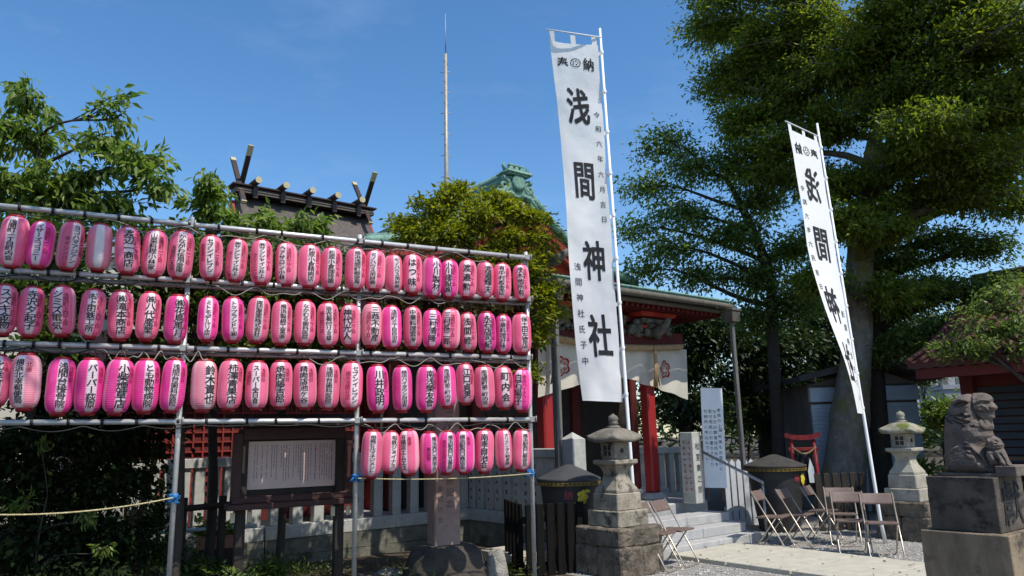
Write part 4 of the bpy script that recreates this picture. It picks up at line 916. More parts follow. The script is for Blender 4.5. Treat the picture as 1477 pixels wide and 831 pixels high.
for ri, row in enumerate(LAN):
    n = len(row)
    for li, (cx, yt, yb, kd, off, main, side, left) in enumerate(row):
        c = onf(cx, (yt + yb) / 2, 0.012 * ((li * 7 + ri * 3) % 5 - 2) + 0.02)
        h = onf(cx, yt, 0.02).z - onf(cx, yb, 0.02).z
        sc = h / (LH + 0.05); scx = sc * 1.0
        if ri == 0: scx = sc * 1.02
        else: scx = sc * 0.98
        if li == 0: wh = 'leftmost'
        elif li == n - 1: wh = 'rightmost'
        elif li < 11 or n - li > 11: wh = ORD[li] + ' from the left'
        else: wh = ORD[n - li - 1] + ' from the right'
        ink_ = 'blank' if not main else 'black lettered' if not (side or left) else 'black and red lettered' if side and not (left and left[0] != '!') else 'two-column lettered'
        lab = f'{ink_} {KIND[kd]} lantern, {wh} in the {ROWNAME[ri]} row'
        yaw = math.atan2(-c.x, c.y) + math.asin(off)
        lab = lab.replace('black and red lettered', 'red and black lettered')
        T = thing('paper_lantern', lab, 'lantern', c, yaw, 'pink paper lanterns on the scaffold')
        T.scale = (scx, scx, sc)
        R2 = random.Random(ri * 50 + li)
        T.rotation_euler = (R2.uniform(-.05, .05), R2.uniform(-.05, .05), yaw); k_ = R2.uniform(.95, 1.05); T.scale = (scx * k_, scx * R2.uniform(.94, 1.04), sc)
        child('paper_body', BM[kd], T); child('top_ring', capT, T); child('bottom_ring', capB, T)
        rail = railpt(ri, cx)
        gap = max(0.03, (rail.z - 0.02 - (c.z + sc * (LH / 2 + 0.015))) / sc)
        hk = child('hanger', hook, T, (0, 0, LH / 2 + 0.015)); hk.scale = (1, 1, gap)
        if main:
            tb = MB(); H = LH * (0.84 if len(main) > 4 else 0.78); pt = H / len(main)
            sz = min(0.096, max(pt * 1.3, 0.066))
            for i, ch in enumerate(main):
                yc = H / 2 - pt * (i + 0.5)
                vs = min(sz, pt * 1.08)
                glyph(tb, ch, lambda u, v: skin(u * sz, yc + v * vs), 0.011)
            tb.build('lettering', 'ink', T)
        if side:
            tb = MB(); pt = min(0.043, 0.3 / len(side)); sz = pt * 1.08
            column(tb, side, skin, sz, pt, 0.068, LH * 0.36); tb.build('side_lettering', 'ink_red', T)
        if left:
            red = left[0] == '!'; left = left.lstrip('!'); tb = MB(); pt = min(0.046, 0.3 / len(left))
            column(tb, left, skin, pt * 1.08, pt, -0.07, LH * 0.3 if red else LH * 0.16); tb.build('side_lettering', 'ink_red' if red else 'ink', T)

# tiger rope with blue twine knots
def sagrope(name, label, p, q, sag, r, m):
    pts = [p.lerp(q, t / 60) - Vector((0, 0, sag * 4 * (t / 60) * (1 - t / 60))) for t in range(61)]
    mb = MB()
    d = (q - p).normalized(); s_ = d.cross(Vector((0, 0, 1))).normalized(); u_ = s_.cross(d)
    for ph in (0, math.pi):
        n = 260
        def pp(k):
            t = k / n; i = min(int(t * 60), 59); f = t * 60 - i; b = pts[i].lerp(pts[i + 1], f); a = k * 1.25 + ph
            return b + (s_ * math.cos(a) + u_ * math.sin(a)) * r * 0.6
        mb.tube([pp(k) - p for k in range(n + 1)], r * 0.75, 5)
    o = mb.build(name, m); o.location = p; tag(o, label, 'rope'); return o
sagrope('barrier_rope', 'yellow striped rope strung low from the left edge to the scaffold post', onf(-30, 742, 0.05), onf(250, 718, 0.05), 0.05, 0.0062, 'rope_yellow')
sagrope('barrier_rope', 'thin yellow rope strung just under the bottom lantern row', onf(516, 690, 0.05), onf(766, 683, 0.05), 0.03, 0.005, 'rope_yellow')
rr = random.Random(3)
for (px, py), lb in (((250, 719), 'blue twine knot on the left scaffold post'), ((515, 690), 'blue twine knot on the middle scaffold post'), ((766, 682), 'blue twine knot on the right scaffold post')):
    p = onf(px, py, 0.0); mb = MB()
    for k in range(6):
        mb.tube([(0.036 * math.cos(t * .55 + k), 0.036 * math.sin(t * .55 + k) - 0.05 * 0, (k - 2.5) * 0.011 + 0.008 * math.sin(t + k)) for t in range(13)], 0.008, 5)
    for k in range(9): mb.tube([(0, -0.035, 0), (rr.uniform(-.05, .05), -0.06, rr.uniform(-.03, .03)), (rr.uniform(-.08, .08), -0.06 + rr.uniform(-.02, .02), rr.uniform(-.07, .05))], 0.005, 4)
    o = mb.build('twine_knot', 'twine'); o.location = (p.x - FN.x * 0.05, p.y - FN.y * 0.05, p.z); o.rotation_euler = (0, 0, math.atan2(FU.y, FU.x)); tag(o, lb, 'knot', 'blue twine knots on the scaffold posts')

# ================================================================== BANNERS
def banner(label, ptop, pbot, surf, mirror, foot):
    T = thing('nobori_banner', label, 'banner', foot)
    B = wm(T).inverted()
    d = (ptop - pbot).normalized(); t_ = (foot.z - 0.01 - pbot.z) / d.z
    MB().tube([foot, pbot, ptop + d * 0.12], [0.027, 0.026, 0.017], 12).build('pole', 'white_paint', T, world=True)
    nv, nu = 90, 14
    MB().grid(nu, nv, lambda u, v: surf(u, v)).build('cloth', 'cloth', T, world=True)
    c0, c1 = surf(-0.06, -0.025), surf(1.08, -0.025)
    MB().tube([c0, c1], 0.011, 8).build('crossbar', 'white_paint', T, world=True)
    ax = (surf(1, 0.5) - surf(0, 0.5)).normalized()
    for u in (0.06, 0.5, 0.93):
        a, b = surf(u - 0.05, 0.0), surf(u + 0.05, 0.0); a2, b2 = surf(u - 0.05, -0.027), surf(u + 0.05, -0.027)
        MB().add([a, b, b2, a2], [(0, 1, 2, 3)]).build('hanging_loop', 'cloth', T, world=True)
    for k in range(9):
        v = 0.02 + 0.96 * k / 8
        e = surf(1, v); e2 = surf(1, v + 0.01); t = (e.z - pbot.z) / (ptop.z - pbot.z); pp = pbot.lerp(ptop, t)
        out = (pp - e); out.z = 0
        mb = MB(); mb.add([e, e2, e2 + out * 1.0, e + out * 1.0], [(0, 1, 2, 3)])
        mb.lathe([(0.03, -0.02), (0.031, 0.02)], 12, pp, cap=False)
        mb.build('pole_loop', 'cloth', T, world=True)
    # writing, laid on the side facing the court
    W, H = 0.7, (surf(0.5, 0) - surf(0.5, 1)).length
    def sh(x, y):                               # metres from the cloth's middle and from its top
        u = 0.5 + (-x if mirror else x) / W; v = y / H
        p = surf(u, v); n_ = (surf(u + .02, v) - surf(u - .02, v)).cross(surf(u, v + .004) - surf(u, v - .004)).normalized()
        if n_.dot(EYE - p) < 0: n_ = -n_
        return p + n_ * 0.005
    tb = MB(); ln = H
    for ch, fy, k, sz in (('浅', .19, -.02, .42), ('間', .41, -.02, .42), ('神', .63, .05, .42), ('社', .83, .06, .44)):
        glyph(tb, ch, lambda u, v: sh(k + u * sz * 0.86 * 1.0, ln * fy - v * sz * 1.4), 0.022)
    tb.build('large_lettering', 'ink', T, world=True)
    tb = MB()
    for ch, k in (('奉', -.19), ('納', .19)): glyph(tb, ch, lambda u, v: sh(k + u * .17, ln * .062 - v * .2), 0.016)
    for j in range(32):
        a0, a1 = j * 2 * math.pi / 32, (j + 1) * 2 * math.pi / 32
        tb.add([sh(q * math.cos(a), ln * .06 + q * math.sin(a)) for a, q in ((a0, .075), (a1, .075), (a1, .064), (a0, .064))], [(0, 1, 2, 3)])
    for j in range(5):
        a = j * 1.2566
        tb.add([sh(.035 * math.cos(a) + .014 * dx, ln * .06 + .035 * math.sin(a) + .014 * dy) for dx, dy in ((-1, 0), (0, -1), (1, 0), (0, 1))], [(0, 1, 2, 3)])
    column(tb, '令和六年六月吉日', lambda x, y: sh(x, -y), 0.1, 0.225, 0.26, -ln * 0.19)
    column(tb, '浅間神社氏子中', lambda x, y: sh(x, -y), 0.115, 0.215, -0.22, -ln * 0.63)
    tb.build('small_lettering', 'ink', T, world=True)
    return T
# first banner, facing the viewer
bt, bb_ = at(866, 52, 9.9), at(915, 735, 9.9)
bf = Vector((bb_.x + 0.012, 9.9, 0))
def surf1(u, v):
    z = 7.22 + (2.07 - 7.22) * v
    t = (z - bb_.z) / (bt.z - bb_.z); pole = bb_.lerp(bt, t)
    w_ = 0.7 - 0.17 * v - 0.02 * math.sin(6.2 * v)
    ang = 0.15 + 0.1 * math.sin(5 * v)
    x = -(1 - u) * w_ - 0.05
    yb = 0.05 * math.sin(9 * v + 2 * u) * (1 - u) + 0.026 * math.sin(23 * v + 5 * u) + 0.007 * math.sin(60 * v + 11 * u) + 0.014 * noise.noise(Vector((u * 2.2, v * 11, 1))) + 0.004 * noise.noise(Vector((u * 7, v * 40, 5)))
    return Vector((pole.x + x * math.cos(ang), pole.y + x * math.sin(ang) * -0.6 + yb - 0.0, z + 0.16 * (1 - u) * (1 - 0.8 * v) - 0.0))
banner('tall white banner with large black characters standing behind the weathered stone lantern', bt, bb_, surf1, False, bf)
# second banner, seen from behind and blown edge-on towards its foot
b2t, b2b = at(1180, 188, 11.3), at(1270, 752, 11.3)
b2f = Vector((b2b.x + 0.04, 11.3, 0))
def surf2(u, v):
    zt, zb = at(1180, 206, 11.3).z, at(1243, 597, 11.3).z
    z = zt + (zb - zt) * v
    t = (z - b2b.z) / (b2t.z - b2b.z); pole = b2b.lerp(b2t, t)
    s_ = max(0, min(1, (v - 0.4) / 0.6)); ang = rad(30) + rad(29) * s_ * s_ * (3 - 2 * s_)
    w_ = 0.69
    bow = 0.12 * math.sin(math.pi * min(1, v * 1.02)) * (1 - u)
    x = -(1 - u) * w_ - 0.045
    yb = 0.03 * math.sin(8 * v + 2 * u) * (1 - u) + 0.012 * math.sin(25 * v + 6 * u) + 0.014 * noise.noise(Vector((u * 3, v * 16, 9)))
    return Vector((pole.x + x * math.cos(ang) + yb * .5 + bow * 0.2, pole.y + x * math.sin(ang) + yb * .5, z + 0.1 * (1 - u) * (1 - v)))
banner('second white banner seen from behind, twisted edge-on in front of the big tree', b2t, b2b, surf2, True, b2f)
# ================================================================== NOTICE BOARD
a_, b_ = at(332, 735, 8.0), at(505, 722, 8.62)
bd = (b_ - a_); bl = Vector((bd.x, bd.y)).length; brot = math.atan2(bd.y, bd.x)
nb_ = thing('notice_board', 'dark wooden notice board under a small roof, holding a pale printed panel behind glass', 'notice board', (a_.x, a_.y, 0), brot)
zb, zt = 0.985, 1.78
for x in (0.1, bl - 0.13):
    MB().box((x, 0, 0.9), (0.1, 0.1, 1.8)).build('post', 'dark_wood', nb_, bevel=0.008)
    for k in (-1, 1):
        MB().box((x + k * 0.085, -0.075, zb - 0.085), (0.045, 0.012, 0.1)).build('bracket_end', 'cream', nb_)
MB().box((bl / 2, -0.03, zb + 0.02), (bl + 0.1, 0.26, 0.06)).box((bl / 2, 0.005, zb + 0.085), (bl, 0.16, 0.07)).build('ledge', 'board_wood', nb_, bevel=0.006)
MB().box((0.045, 0, 1.4), (0.09, 0.14, 0.72)).box((bl - 0.045, 0, 1.4), (0.09, 0.14, 0.72)).box((bl / 2, 0, zt - 0.03), (bl - 0.18, 0.14, 0.13)).build('frame', 'board_wood', nb_, bevel=0.006)
MB().box((bl / 2, 0.04, 1.4), (bl - 0.18, 0.03, 0.7)).build('backing', 'dark_wood', nb_)
pw, ph_ = bl * 0.78, 0.5
px0 = bl / 2 - pw / 2 - 0.02
pn = MB().box((px0 + pw / 2, 0.012, 1.42), (pw, 0.02, ph_)).build('panel', 'panel', nb_)
tb = MB(); rr = random.Random(21)
x = px0 + pw - 0.06
ci = 0
while x > px0 + 0.1:
    ln = rr.choice((0.4, 0.41, 0.36, 0.39, 0.25, 0.4)); big = ci in (0, 6, 11)
    z = 1.42 + ph_ / 2 - 0.04; n = int(ln / 0.0145)
    for k in range(n):
        if rr.random() < 0.06: continue
        w_ = 0.0052 if not big else 0.0075
        zc = z - k * 0.0145
        tb.add([(x - w_, 0.0, zc), (x + w_ * rr.uniform(.3, 1), 0.0, zc), (x + w_, 0.0, zc - rr.uniform(.004, .0095)), (x - w_ * rr.uniform(.3, 1), 0.0, zc - rr.uniform(.005, .0095))], [(0, 1, 2, 3)])
    ci += 1; x -= rr.choice((0.026, 0.026, 0.028, 0.027, 0.05))
tb.build('small_print', 'ink', pn)
MB().prism([(-0.16, 0), (0, 0.1), (0.16, 0), (0.16, 0.03), (0, 0.135), (-0.16, 0.03)], -0.09, bl + 0.09, lambda x, y, h: Vector((h, x, zt + 0.04 + y))).build('roof', 'dark_wood', nb_)
MB().box((bl / 2, -0.165, zt + 0.055), (bl + 0.2, 0.02, 0.012)).build('roof_edge', 'gutter', nb_)

# ================================================================== STONE PILLAR ON ITS ROCK
pc = at(640, 770, 9.25)
sp = thing('stone_pillar', 'tall square pinkish stone pillar with carved characters standing on a dark boulder', 'pillar', (pc.x, pc.y, 0), rad(24))
MB().box((0, 0, 1.33), (0.315, 0.315, 1.9)).build('shaft', 'pink_stone', sp, bevel=0.012, seg=2)
MB().lathe([(0.1575, 2.28), (0.0, 2.4)], sq=True, cap=False).build('cap', 'pink_stone', sp)
tb = MB(); column(tb, '二丁目連合改修記念', lambda a, b: (a, -0.159, b), 0.1, 0.13, 0.03, 2.0)
column(tb, '九条町内会', lambda a, b: (a, -0.159, b), 0.075, 0.12, -0.09, 1.25)
tb.build('carving', mat('carved', (0.14, 0.1, 0.09), None, 8, 0.9), sp)
def rock(name, label, c, r, m, seed, rough=0.07, rot=0, flat_top=None, group=None):
    random.seed(seed); mb = MB().ell((0, 0, 0), r, None, 28, 18)
    for v in mb.v:
        q = v.normalized() * 1.7 + Vector((seed * 3.1, seed, 0))
        v *= 1 + rough * 2.2 * noise.noise(q) + rough * noise.noise(q * 2.6) + rough * 0.5 * noise.noise(q * 6)
        e = Vector((abs(v.x / r[0]), abs(v.y / r[1]), abs(v.z / r[2])))
        k = max(e); v *= 1 + 0.22 * (1 - k)
        if flat_top is not None and v.z > flat_top: v.z = flat_top + (v.z - flat_top) * 0.12
    o = mb.build(name, m); o.location = c; o.rotation_euler = (0, 0, rot)
    tag(o, label, 'rock', group); return o
rock('pillar_rock', 'dark mossy boulder under the pinkish stone pillar', (pc.x + 0.04, pc.y, 0.02), (0.52, 0.45, 0.46), 'dark_rock', 4, 0.06, 0.3, 0.4)
q = gnd(716, 838, 0); rock('garden_rock', 'pale upright rock right of the dark boulder', (q.x, q.y, 0.1), (0.13, 0.12, 0.27), 'pale_rock', 9, 0.1)
q = gnd(560, 836, 0); rock('garden_rock', 'small rounded pale rock left of the dark boulder', (q.x, q.y, 0.03), (0.17, 0.13, 0.1), 'pale_rock', 12, 0.1)
q = gnd(535, 838, 0); rock('garden_rock', 'flat brown stone lying beside the middle scaffold post', (q.x, q.y, 0.02), (0.22, 0.16, 0.07), 'rough_stone', 15, 0.1)
q = gnd(700, 835, 0); rock('garden_rock', 'small dark rock wedged beside the pale upright rock', (q.x - .02, q.y + .1, 0.03), (0.13, 0.12, 0.1), 'rough_stone', 16, 0.1)
q = gnd(735, 775, 0.1)
o = MB().box((0, 0, 0), (1.1, 0.9, 0.12)).build('stone_slab', 'path', None, bevel=0.015); o.location = S(-2.45, 0.0, 0.12); o.rotation_euler = (0, 0, SROT); tag(o, 'pale concrete slab between the boulder and the black slat fence', 'slab')
# leaning slabs behind the board
for (px, py, w_, h_, lean, lb) in ((452, 788, 0.28, 0.75, 0.16, 'grey stone slab leaning against the fence behind the notice board'), (470, 792, 0.24, 0.5, 0.24, 'short inscribed stone slab leaning beside the taller grey slab')):
    q = gnd(px, py, 0); T = thing('leaning_slab', lb, 'slab', (q.x, q.y, 0), rad(25)); T.rotation_euler = (-0.12, lean, rad(25))
    MB().box((0, 0, h_ / 2), (w_, 0.09, h_)).build('slab', 'fence_stone', T, bevel=0.012)
    if w_ < 0.26:
        tb = MB(); column(tb, '山里', lambda a, b: (a, -0.047, b), 0.1, 0.15, 0, h_ - .06); tb.build('carving', 'ink', T)

# ================================================================== STONE LANTERNS
def bezpts(p, n=8): return p
def stone_lantern(label, c, capm, mtop, rot, k=1.0, bw=1.0):
    T = thing('stone_lantern', label, 'stone lantern', c, rot); T.scale = (k, k, k)
    for (x, y, sx, sy) in ((-.2, -.2, .4, .42), (.2, -.19, .4, .38), (-.2, .2, .38, .4), (.2, .2, .42, .4)):
        MB().box((x * bw, y * bw, 0.175), (sx * bw, sy * bw, 0.35), top=(0.95, 0.95)).build('footing_stone', 'rough_stone', T, bevel=0.02, rough=(0.022, 6, 4))
    MB().box((0, 0, 0.455), (0.76 * bw, 0.76 * bw, 0.21)).build('rough_slab', 'rough_stone', T, bevel=0.02, rough=(0.016, 7, 4))
    MB().box((0, 0, 0.652), (0.53, 0.53, 0.19)).build('base_block', mtop, T, bevel=0.012, rough=(0.004, 12, 3))
    MB().box((0, 0, 0.847), (0.43, 0.43, 0.205), top=(.97, .97)).build('base_block', mtop, T, bevel=0.012, rough=(0.003, 12, 3))
    sq = lambda pr: MB().lathe(pr, sq=True)
    sq([(0.19, 0.951), (0.19, 0.985), (0.165, 1.03), (0.13, 1.09), (0.112, 1.15), (0.115, 1.2), (0.135, 1.245), (0.16, 1.28)]).build('shaft', mtop, T, bevel=0.006)
    sq([(0.165, 1.281), (0.2, 1.295), (0.2, 1.345)]).build('platform', mtop, T, bevel=0.008)
    fb = sq([(0.115, 1.346), (0.127, 1.56)]).build('light_box', mtop, T, bevel=0.006)
    for ry in (0, 90, 180, 270):
        M_ = Matrix.Rotation(rad(ry), 3, 'Z')
        w_ = MB()
        if ry in (0, 180):
            w_.lathe([(0.0, 0), (0.032, 0.0)], 16, cap=False)
            w_.v = [Matrix.Rotation(rad(90), 3, 'X') @ v + Vector((0, -0.1265, 1.455)) for v in w_.v]
        else:
            w_.box((0, -0.124, 1.455), (0.14, 0.006, 0.13))
        w_.v = [M_ @ v for v in w_.v]; w_.build('window', 'black_iron', fb)
        if ry not in (0, 180):
            fr = MB()
            for x in (-.072, 0, .072): fr.box((x, -0.128, 1.455), (0.012, 0.012, 0.15))
            for z in (1.385, 1.455, 1.525): fr.box((0, -0.1285, z), (0.15, 0.01, 0.011))
            fr.v = [M_ @ v for v in fr.v]; fr.build('window_frame', mtop, fb)
    def cap(u, v):
        a = 2 * math.pi * u; s = max(abs(math.cos(a)), abs(math.sin(a)))
        corner = (1 / s - 1) / 0.4142
        r = (0.06 + 0.215 * v) * (1 + 0.26 * corner * v)
        z = 1.735 - 0.125 * v ** 2.4 + 0.045 * corner * v ** 5 - 0.01 * v
        return Vector((r * math.cos(a), r * math.sin(a), z))
    cp = MB().grid(64, 12, cap)
    n = len(cp.v)
    cp.grid(64, 2, lambda u, v: cap(u, 1 - 0.62 * v) * 1 + Vector((0, 0, -0.045 - (0.06 if v > 0 else 0) * 0 - 0.0)) if v == 0 else Vector((cap(u, 1 - 0.62 * v).x, cap(u, 1 - 0.62 * v).y, 1.565)))
    for k_ in range(64):
        a = 12 * 65 + k_; b = n + k_
        cp.f.append([a, a + 1, b + 1, b]); cp.sm.append(True)
    cp.build('roof', capm, T)
    MB().lathe([(0.085, 1.725), (0.09, 1.75), (0.06, 1.765), (0.05, 1.78), (0.075, 1.79), (0.05, 1.8), (0.062, 1.825), (0.068, 1.85), (0.052, 1.88), (0.02, 1.9), (0.006, 1.912)], 20).build('jewel', capm, T)
    return T
lc = gnd(895, 828)
stone_lantern('weathered stone lantern on rough rock footing in front of the tall banner', (1.24, 9.52, 0), 'lantern_cap', 'lantern_stone', SROT)
rl_ = at(1311, 700, 11.75)
stone_lantern('pale stone lantern with moss on its roof, left of the guardian lion', (rl_.x, 11.75, 0), 'moss_cap', 'pale_lantern', SROT, 1.0, 1.0)

# ================================================================== RAINWATER VATS
def vat(label, c, R, h, lidm, rot, flower):
    T = thing('rainwater_vat', label, 'vat', c, rot)
    MB().lathe([(R * .62, 0.0), (R * .66, 0.05), (R * .82, h * .6), (R * .9, h - 0.08), (R * .9, h - 0.02)], 40).build('bowl', 'black_iron', T)
    MB().lathe([(R * 1.0, h - 0.06), (R * 1.0, h - 0.01), (R * 1.03, h), (R * 1.03, h + 0.03), (R * .98, h + 0.035), (R * .55, h + 0.12), (R * .12, h + 0.2), (0.01, h + 0.205)], 40).build('lid', lidm, T)
    bn = MB()
    for k in range(44):
        a = 2 * math.pi * k / 44; d = 2 * math.pi / 44
        P = lambda t, z: Vector((R * 1.012 * math.cos(a + t * d), R * 1.012 * math.sin(a + t * d), h - 0.035 + z))
        for t0, z0, t1, z1 in ((0, -.018, .9, -.018), (.0, .018, .9, .018), (.05, -.018, .05, .018), (.35, -.005, .35, .018), (.35, -.005, .65, -.005)):
            bn.bar(P(t0, z0 - .0001), P(t1, z1), 0.006, 0.006)
    bn.build('key_band', 'gold', T)
    sk = lambda x, y: (R * .895 * math.sin(x / R), -R * .895 * math.cos(x / R), y)
    tb = MB(); column(tb, '納', sk, 0.13, 0.14, -0.04, h - 0.1); tb.build('lettering', 'pinkred', T)
    f = MB()
    for k in range(7 if flower else 5):
        a = k * 6.283 / (7 if flower else 5)
        cxx, czz = 0.17 + 0.05 * math.cos(a), h - 0.2 + 0.055 * math.sin(a)
        p = Vector(sk(cxx, czz)); f.ell(p, (0.05, 0.012, 0.05) if flower else (0.038, 0.012, 0.038), Matrix.Rotation(0.17 / R, 3, 'Z'), 10, 6)
    if not flower: f.ell(Vector(sk(0.25, h - 0.13)), (0.05, 0.012, 0.025), Matrix.Rotation(.4, 3, 'Z'), 10, 6); f.ell(Vector(sk(0.1, h - 0.27)), (0.05, 0.012, 0.02), Matrix.Rotation(.1, 3, 'Z'), 10, 6)
    f.ell(Vector(sk(0.17, h - 0.2)), (0.06, 0.016, 0.06), None, 10, 6)
    f.build('crest', 'yellow', T)
    if flower: MB().ell(Vector(sk(0.17, h - 0.38)), (0.025, 0.012, 0.1), None, 8, 6).build('tassel', 'pinkred', T)
v1 = at(820, 690, 10.25)
vat('black rainwater vat with dark conical lid and gold key band, left of the stone lantern', (v1.x, v1.y, 0), 0.42, 1.07, 'grey_iron', rad(0), False)
v2 = at(1117, 672, 13.0)
vat('black rainwater vat with yellow flower crest behind the folding chairs', (v2.x, v2.y, 0), 0.5, 1.05, 'shed_roof', rad(34), True)
# black slat fence in front of the vat
def slats(name, label, p, q, h, n, w_, m, gapcap=False, rails=(0.2, 0.65), pointed=False, cat='fence'):
    p, q = Vector(p), Vector(q); d = q - p; T = thing(name, label, cat, (p.x, p.y, p.z), math.atan2(d.y, d.x)); ln = d.length
    if pointed: sl = MB().prism([(-w_ / 2, 0.0), (w_ / 2, 0.0), (w_ / 2, h - .06), (0, h), (-w_ / 2, h - .06)], -0.012, 0.012, lambda x, y, t: Vector((x, t, y))).mesh(m, 'slat', bevel=0.003)
    else: sl = MB().box((0, 0, h / 2), (w_, 0.035, h)).mesh(m, 'slat', bevel=0.006)
    for k in range(n): child('slat', sl, T, (ln * (k + 0.5) / n, -0.0, 0), (0, 0, 0))
    for z in rails: MB().box((ln / 2, 0.04, z * h), (ln, 0.04, 0.07)).build('rail', m, T)
    return T
e0, e1 = at(757, 800, 9.3), at(846, 800, 9.65)
slats('slat_fence', 'black wooden slat fence guarding the rainwater vat, beside the right scaffold post', (e0.x, e0.y, 0), (e1.x, e1.y, 0), 0.84, 6, 0.1, 'black_wood', rails=(0.1, 0.78))
e0b = Vector((e0.x, e0.y, 0)) + Vector((-0.25, 1.0, 0))
slats('slat_fence', 'black slat side panel returning from the vat towards the stone fence', e0b, (e0.x - 0.02, e0.y + 0.06, 0), 0.84, 5, 0.1, 'black_wood', rails=(0.1, 0.78))
f0, f1 = at(1176, 720, 12.75), at(1252, 720, 12.9)
slats('post_fence', 'dark timber post fence behind the chairs, at the foot of the big tree', (f0.x, f0.y, 0), (f1.x, f1.y, 0), 0.93, 6, 0.11, 'dark_wood', rails=(0.3, 0.72))
f0, f1 = at(1046, 720, 13.8), at(1092, 720, 13.9)
slats('picket_fence', 'short white picket fence between the signboard and the vat', (f0.x, f0.y, 0.0), (f1.x, f1.y, 0.0), 1.16, 5, 0.095, 'fence_white', rails=(0.25, 0.8), pointed=True)

# ================================================================== SIGNBOARD AND STONE MARKER
s0 = at(1032, 704, 12.6)
sg = thing('signboard', 'tall white signboard with four columns of black writing beside the porch column', 'sign', (s0.x, 12.6, 0.541), rad(-4)); sg.rotation_euler = (rad(-3), rad(2.2), rad(-4))
MB().box((0, 0, 1.03), (0.36, 0.03, 1.64)).build('board', 'white_paint', sg, bevel=0.004)
for x in (-0.12, 0.12): MB().box((x, 0.035, 0.6), (0.045, 0.04, 1.2)).build('leg', 'brown_wood', sg)
tb = MB()
for k, (s, top) in enumerate((('参拝の上御祈祷をお受けに', 1.5), ('なる方は願意住所氏名を', 1.5), ('受付用紙にお書き下さり', 1.5), ('社務所に申込み下さい', 1.5))):
    column(tb, s, lambda a, b: (a, -0.0175, b), 0.066, 0.087, 0.105 - 0.073 * k, top + 0.02 * (k == 0))
tb.build('lettering', 'ink', sg)
m0 = at(1000, 700, 12.35)
mk = thing('stone_marker', 'square inscribed granite marker standing left of the white signboard', 'stone marker', (m0.x, 12.35, 0.541), SROT + rad(5))
MB().box((0, 0, 0.56), (0.25, 0.25, 1.12), top=(.97, .97)).build('shaft', 'fence_stone', mk, bevel=0.01)
tb = MB(); column(tb, '松室康之郎', lambda a, b: (a, -0.127, b), 0.12, 0.17, 0.0, 0.98); tb.build('lettering', 'ink', mk)
tb = MB(); r2 = random.Random(8)
for x_ in (-.05, .04):
    for j in range(9):
        for i in range(4):
            zc = 0.95 - j * 0.09
            tb.bar((-0.1265, x_ + r2.uniform(-.03, .0), zc + r2.uniform(-.03, .03)), (-0.1265, x_ + r2.uniform(.0, .03), zc + r2.uniform(-.03, .03)), 0.004, 0.006, Vector((1, 0, 0)))
tb.build('side_lettering', 'pinkred', mk)

# ================================================================== FOLDING CHAIRS
def chair(label, px, py, facing, group='folding chairs by the shrine path'):
    q = gnd(px, py, 0.004); f = Vector((facing[0], facing[1], 0)).normalized()
    o = q - f * 0.24
    T = thing('folding_chair', label, 'chair', (o.x, o.y, 0.004), math.atan2(f.y, f.x) - math.pi / 2, group)
    for n_, me in CHP: child(n_, me, T)
    return T
W2 = 0.2
long_ = MB()
pts = []
def arc(c, p, q, n=5): return [p.lerp(c, t / n).lerp(c.lerp(q, t / n), t / n) for t in range(n + 1)]
A = Vector((-W2, -0.2, 0.8)); Bq = Vector((-W2, 0.24, 0.012)); Cq = Vector((W2, 0.24, 0.012)); Dq = Vector((W2, -0.2, 0.8))
long_.tube([A] + arc(Bq, Bq.lerp(A, 0.06), Bq.lerp(Cq, 0.12)) + arc(Cq, Cq.lerp(Bq, 0.12), Cq.lerp(Dq, 0.06)) + [Dq], 0.0105, 8)
Wr2 = W2 - 0.025
A = Vector((-Wr2, 0.12, 0.43)); Bq = Vector((-Wr2, -0.2, 0.012)); Cq = Vector((Wr2, -0.2, 0.012)); Dq = Vector((Wr2, 0.12, 0.43))
shrt = MB().tube([A] + arc(Bq, Bq.lerp(A, 0.1), Bq.lerp(Cq, 0.12)) + arc(Cq, Cq.lerp(Bq, 0.12), Cq.lerp(Dq, 0.1)) + [Dq], 0.0105, 8)
seat = MB().grid(8, 8, lambda u, v: Vector(((u - .5) * 0.375, -0.16 + 0.37 * v, 0.437 - 0.012 * math.sin(math.pi * u) * math.sin(math.pi * v) + 0.012 * v)), thick=(0, 0, -0.022))
back = MB().grid(8, 5, lambda u, v: Vector(((u - .5) * 0.43, -0.118 - 0.075 * v - 0.02 * math.sin(math.pi * u), 0.655 + 0.135 * v)), thick=(0, -0.022, -0.008))
CHP = [('long_frame', long_.mesh('chair_metal', 'long_frame')), ('rear_frame', shrt.mesh('chair_metal', 'rear_frame')), ('seat', seat.mesh('chair_vinyl', 'seat', bevel=0.005)), ('backrest', back.mesh('chair_vinyl', 'backrest', bevel=0.005))]
chair('brown folding chair closest to the stone lantern footing', 973, 824, (.8, -.6))
chair('brown folding chair in front of the granite steps, nearest the paved path', 999, 817, (.78, -.63))
chair('brown folding chair under the lower end of the handrail', 1141, 792, (.8, -.6))
chair('brown folding chair before the yellow flower crest of the vat', 1177, 788, (.76, -.65))
chair('brown folding chair nearest the dark timber post fence', 1211, 781, (.72, -.6))
chair('brown folding chair half hidden behind another, left of the banner pole', 1222, 789, (-.3, -.95))
chair('brown folding chair in front of the half hidden one, left of the banner pole', 1236, 803, (-.28, -.96))
chair('brown folding chair right of the banner pole, nearest the lion pedestal', 1281, 808, (-.3, -.95))

